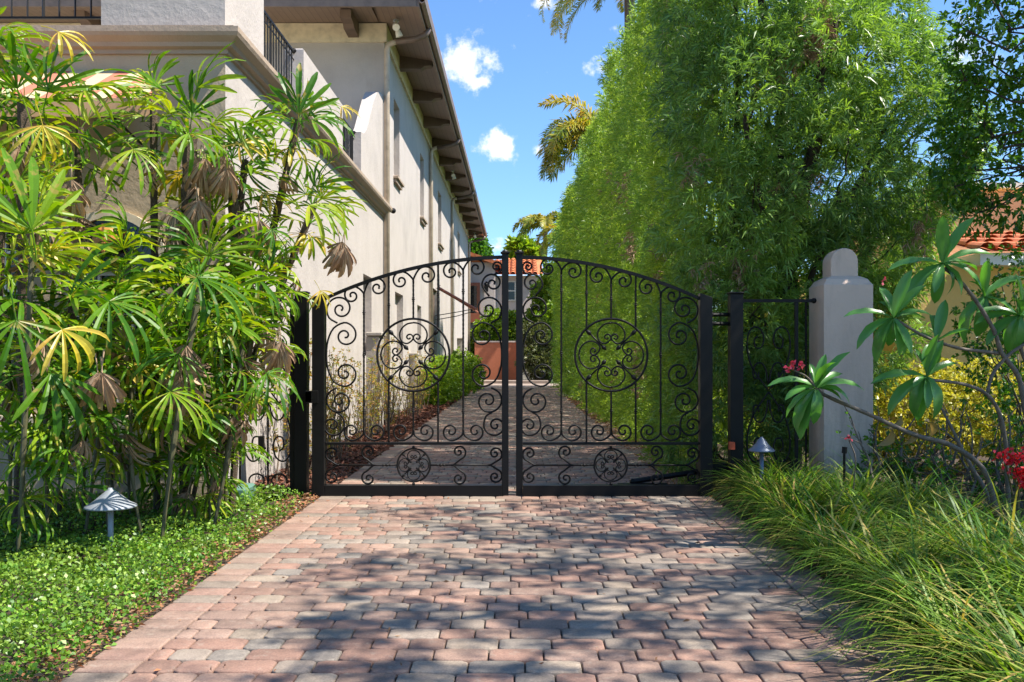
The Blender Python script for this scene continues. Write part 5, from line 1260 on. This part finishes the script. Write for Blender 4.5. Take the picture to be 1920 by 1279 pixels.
def queen(label, hub, rt, specs, nameL=2.6, r=.2, group='palms beyond the hedge', lw=.08, ll=.85):
    r_ = empty('queen_palm', (hub.x, hub.y, 0), label, 'palm tree', group)
    mb = MB(); limb(mb, (hub.x, hub.y, -.05), hub, r*1.2, r, .01, 10); mb.build('trunk', M['bark_grey'], r_)
    for (az, el, L, cu) in specs: pinnate(r_, hub, math.radians(az), math.radians(el), L, cu, M['farpalm'], lw=lw, ll=ll)
h = P(1180, -32, 36); queen('queen palm whose fronds hang into the top of the sky beside the hedge', h, 0, [(180, 45, 4.8, 2.6), (190, 10, 3.9, 1.7), (172, 75, 5.4, 3.4), (215, 20, 3.9, 1.9), (150, 30, 4.2, 2.0), (185, 30, 4.5, 2.6), (178, 0, 3.6, 1.6), (270, 40, 2.2, 2.4), (350, 50, 2.2, 2.6), (20, 60, 2.4, 3), (90, 50, 2.2, 2.5), (200, 0, 1.9, 1.6)], lw=.05, ll=.55)
h = P(1120, 262, 30); queen('queen palm with arching golden fronds halfway up the hedge top', h, 0, [(180, 62, 2.6, 3.0), (185, 30, 2.3, 2.3), (178, 5, 2.3, 1.5), (200, 15, 2.2, 1.9), (215, 45, 2.4, 2.4), (60, 60, 2.4, 2.6), (0, 40, 2.4, 2.3), (100, 80, 2.6, 2.2), (190, 50, 2.6, 3.4), (160, -10, 2.0, 1.0), (175, 85, 2.5, 2.0)], lw=.055, ll=.62)
h = P(1022, 425, 64); queen('small distant queen palm right of the far tiled roof', h, 0, [(180, 50, 2.6, 2.2), (200, 30, 2.4, 2.2), (170, 10, 2.2, 1.6), (0, 50, 2.4, 2.2), (10, 20, 2.4, 1.8), (90, 70, 2.4, 2.4), (270, 50, 2.4, 2.4), (140, 65, 2.3, 2.4), (330, 70, 2.3, 2.4), (225, 60, 2.3, 2.4)], r=.16, lw=.09, ll=.7)
h = P(1062, 440, 48); queen('golden queen palm tucked right behind the far hedge end', h, 0, [(180, 50, 2.0, 2.6), (200, 20, 1.9, 2.2), (160, 0, 1.8, 1.4), (0, 50, 2.2, 2.2), (90, 60, 2.2, 2.2), (270, 30, 2.0, 2.2)], lw=.07, ll=.5)
S.render.engine = 'CYCLES'
S.cycles.max_bounces = 8; S.cycles.transparent_max_bounces = 8; S.cycles.diffuse_bounces = 4; S.cycles.glossy_bounces = 3
S.cycles.use_denoising = True
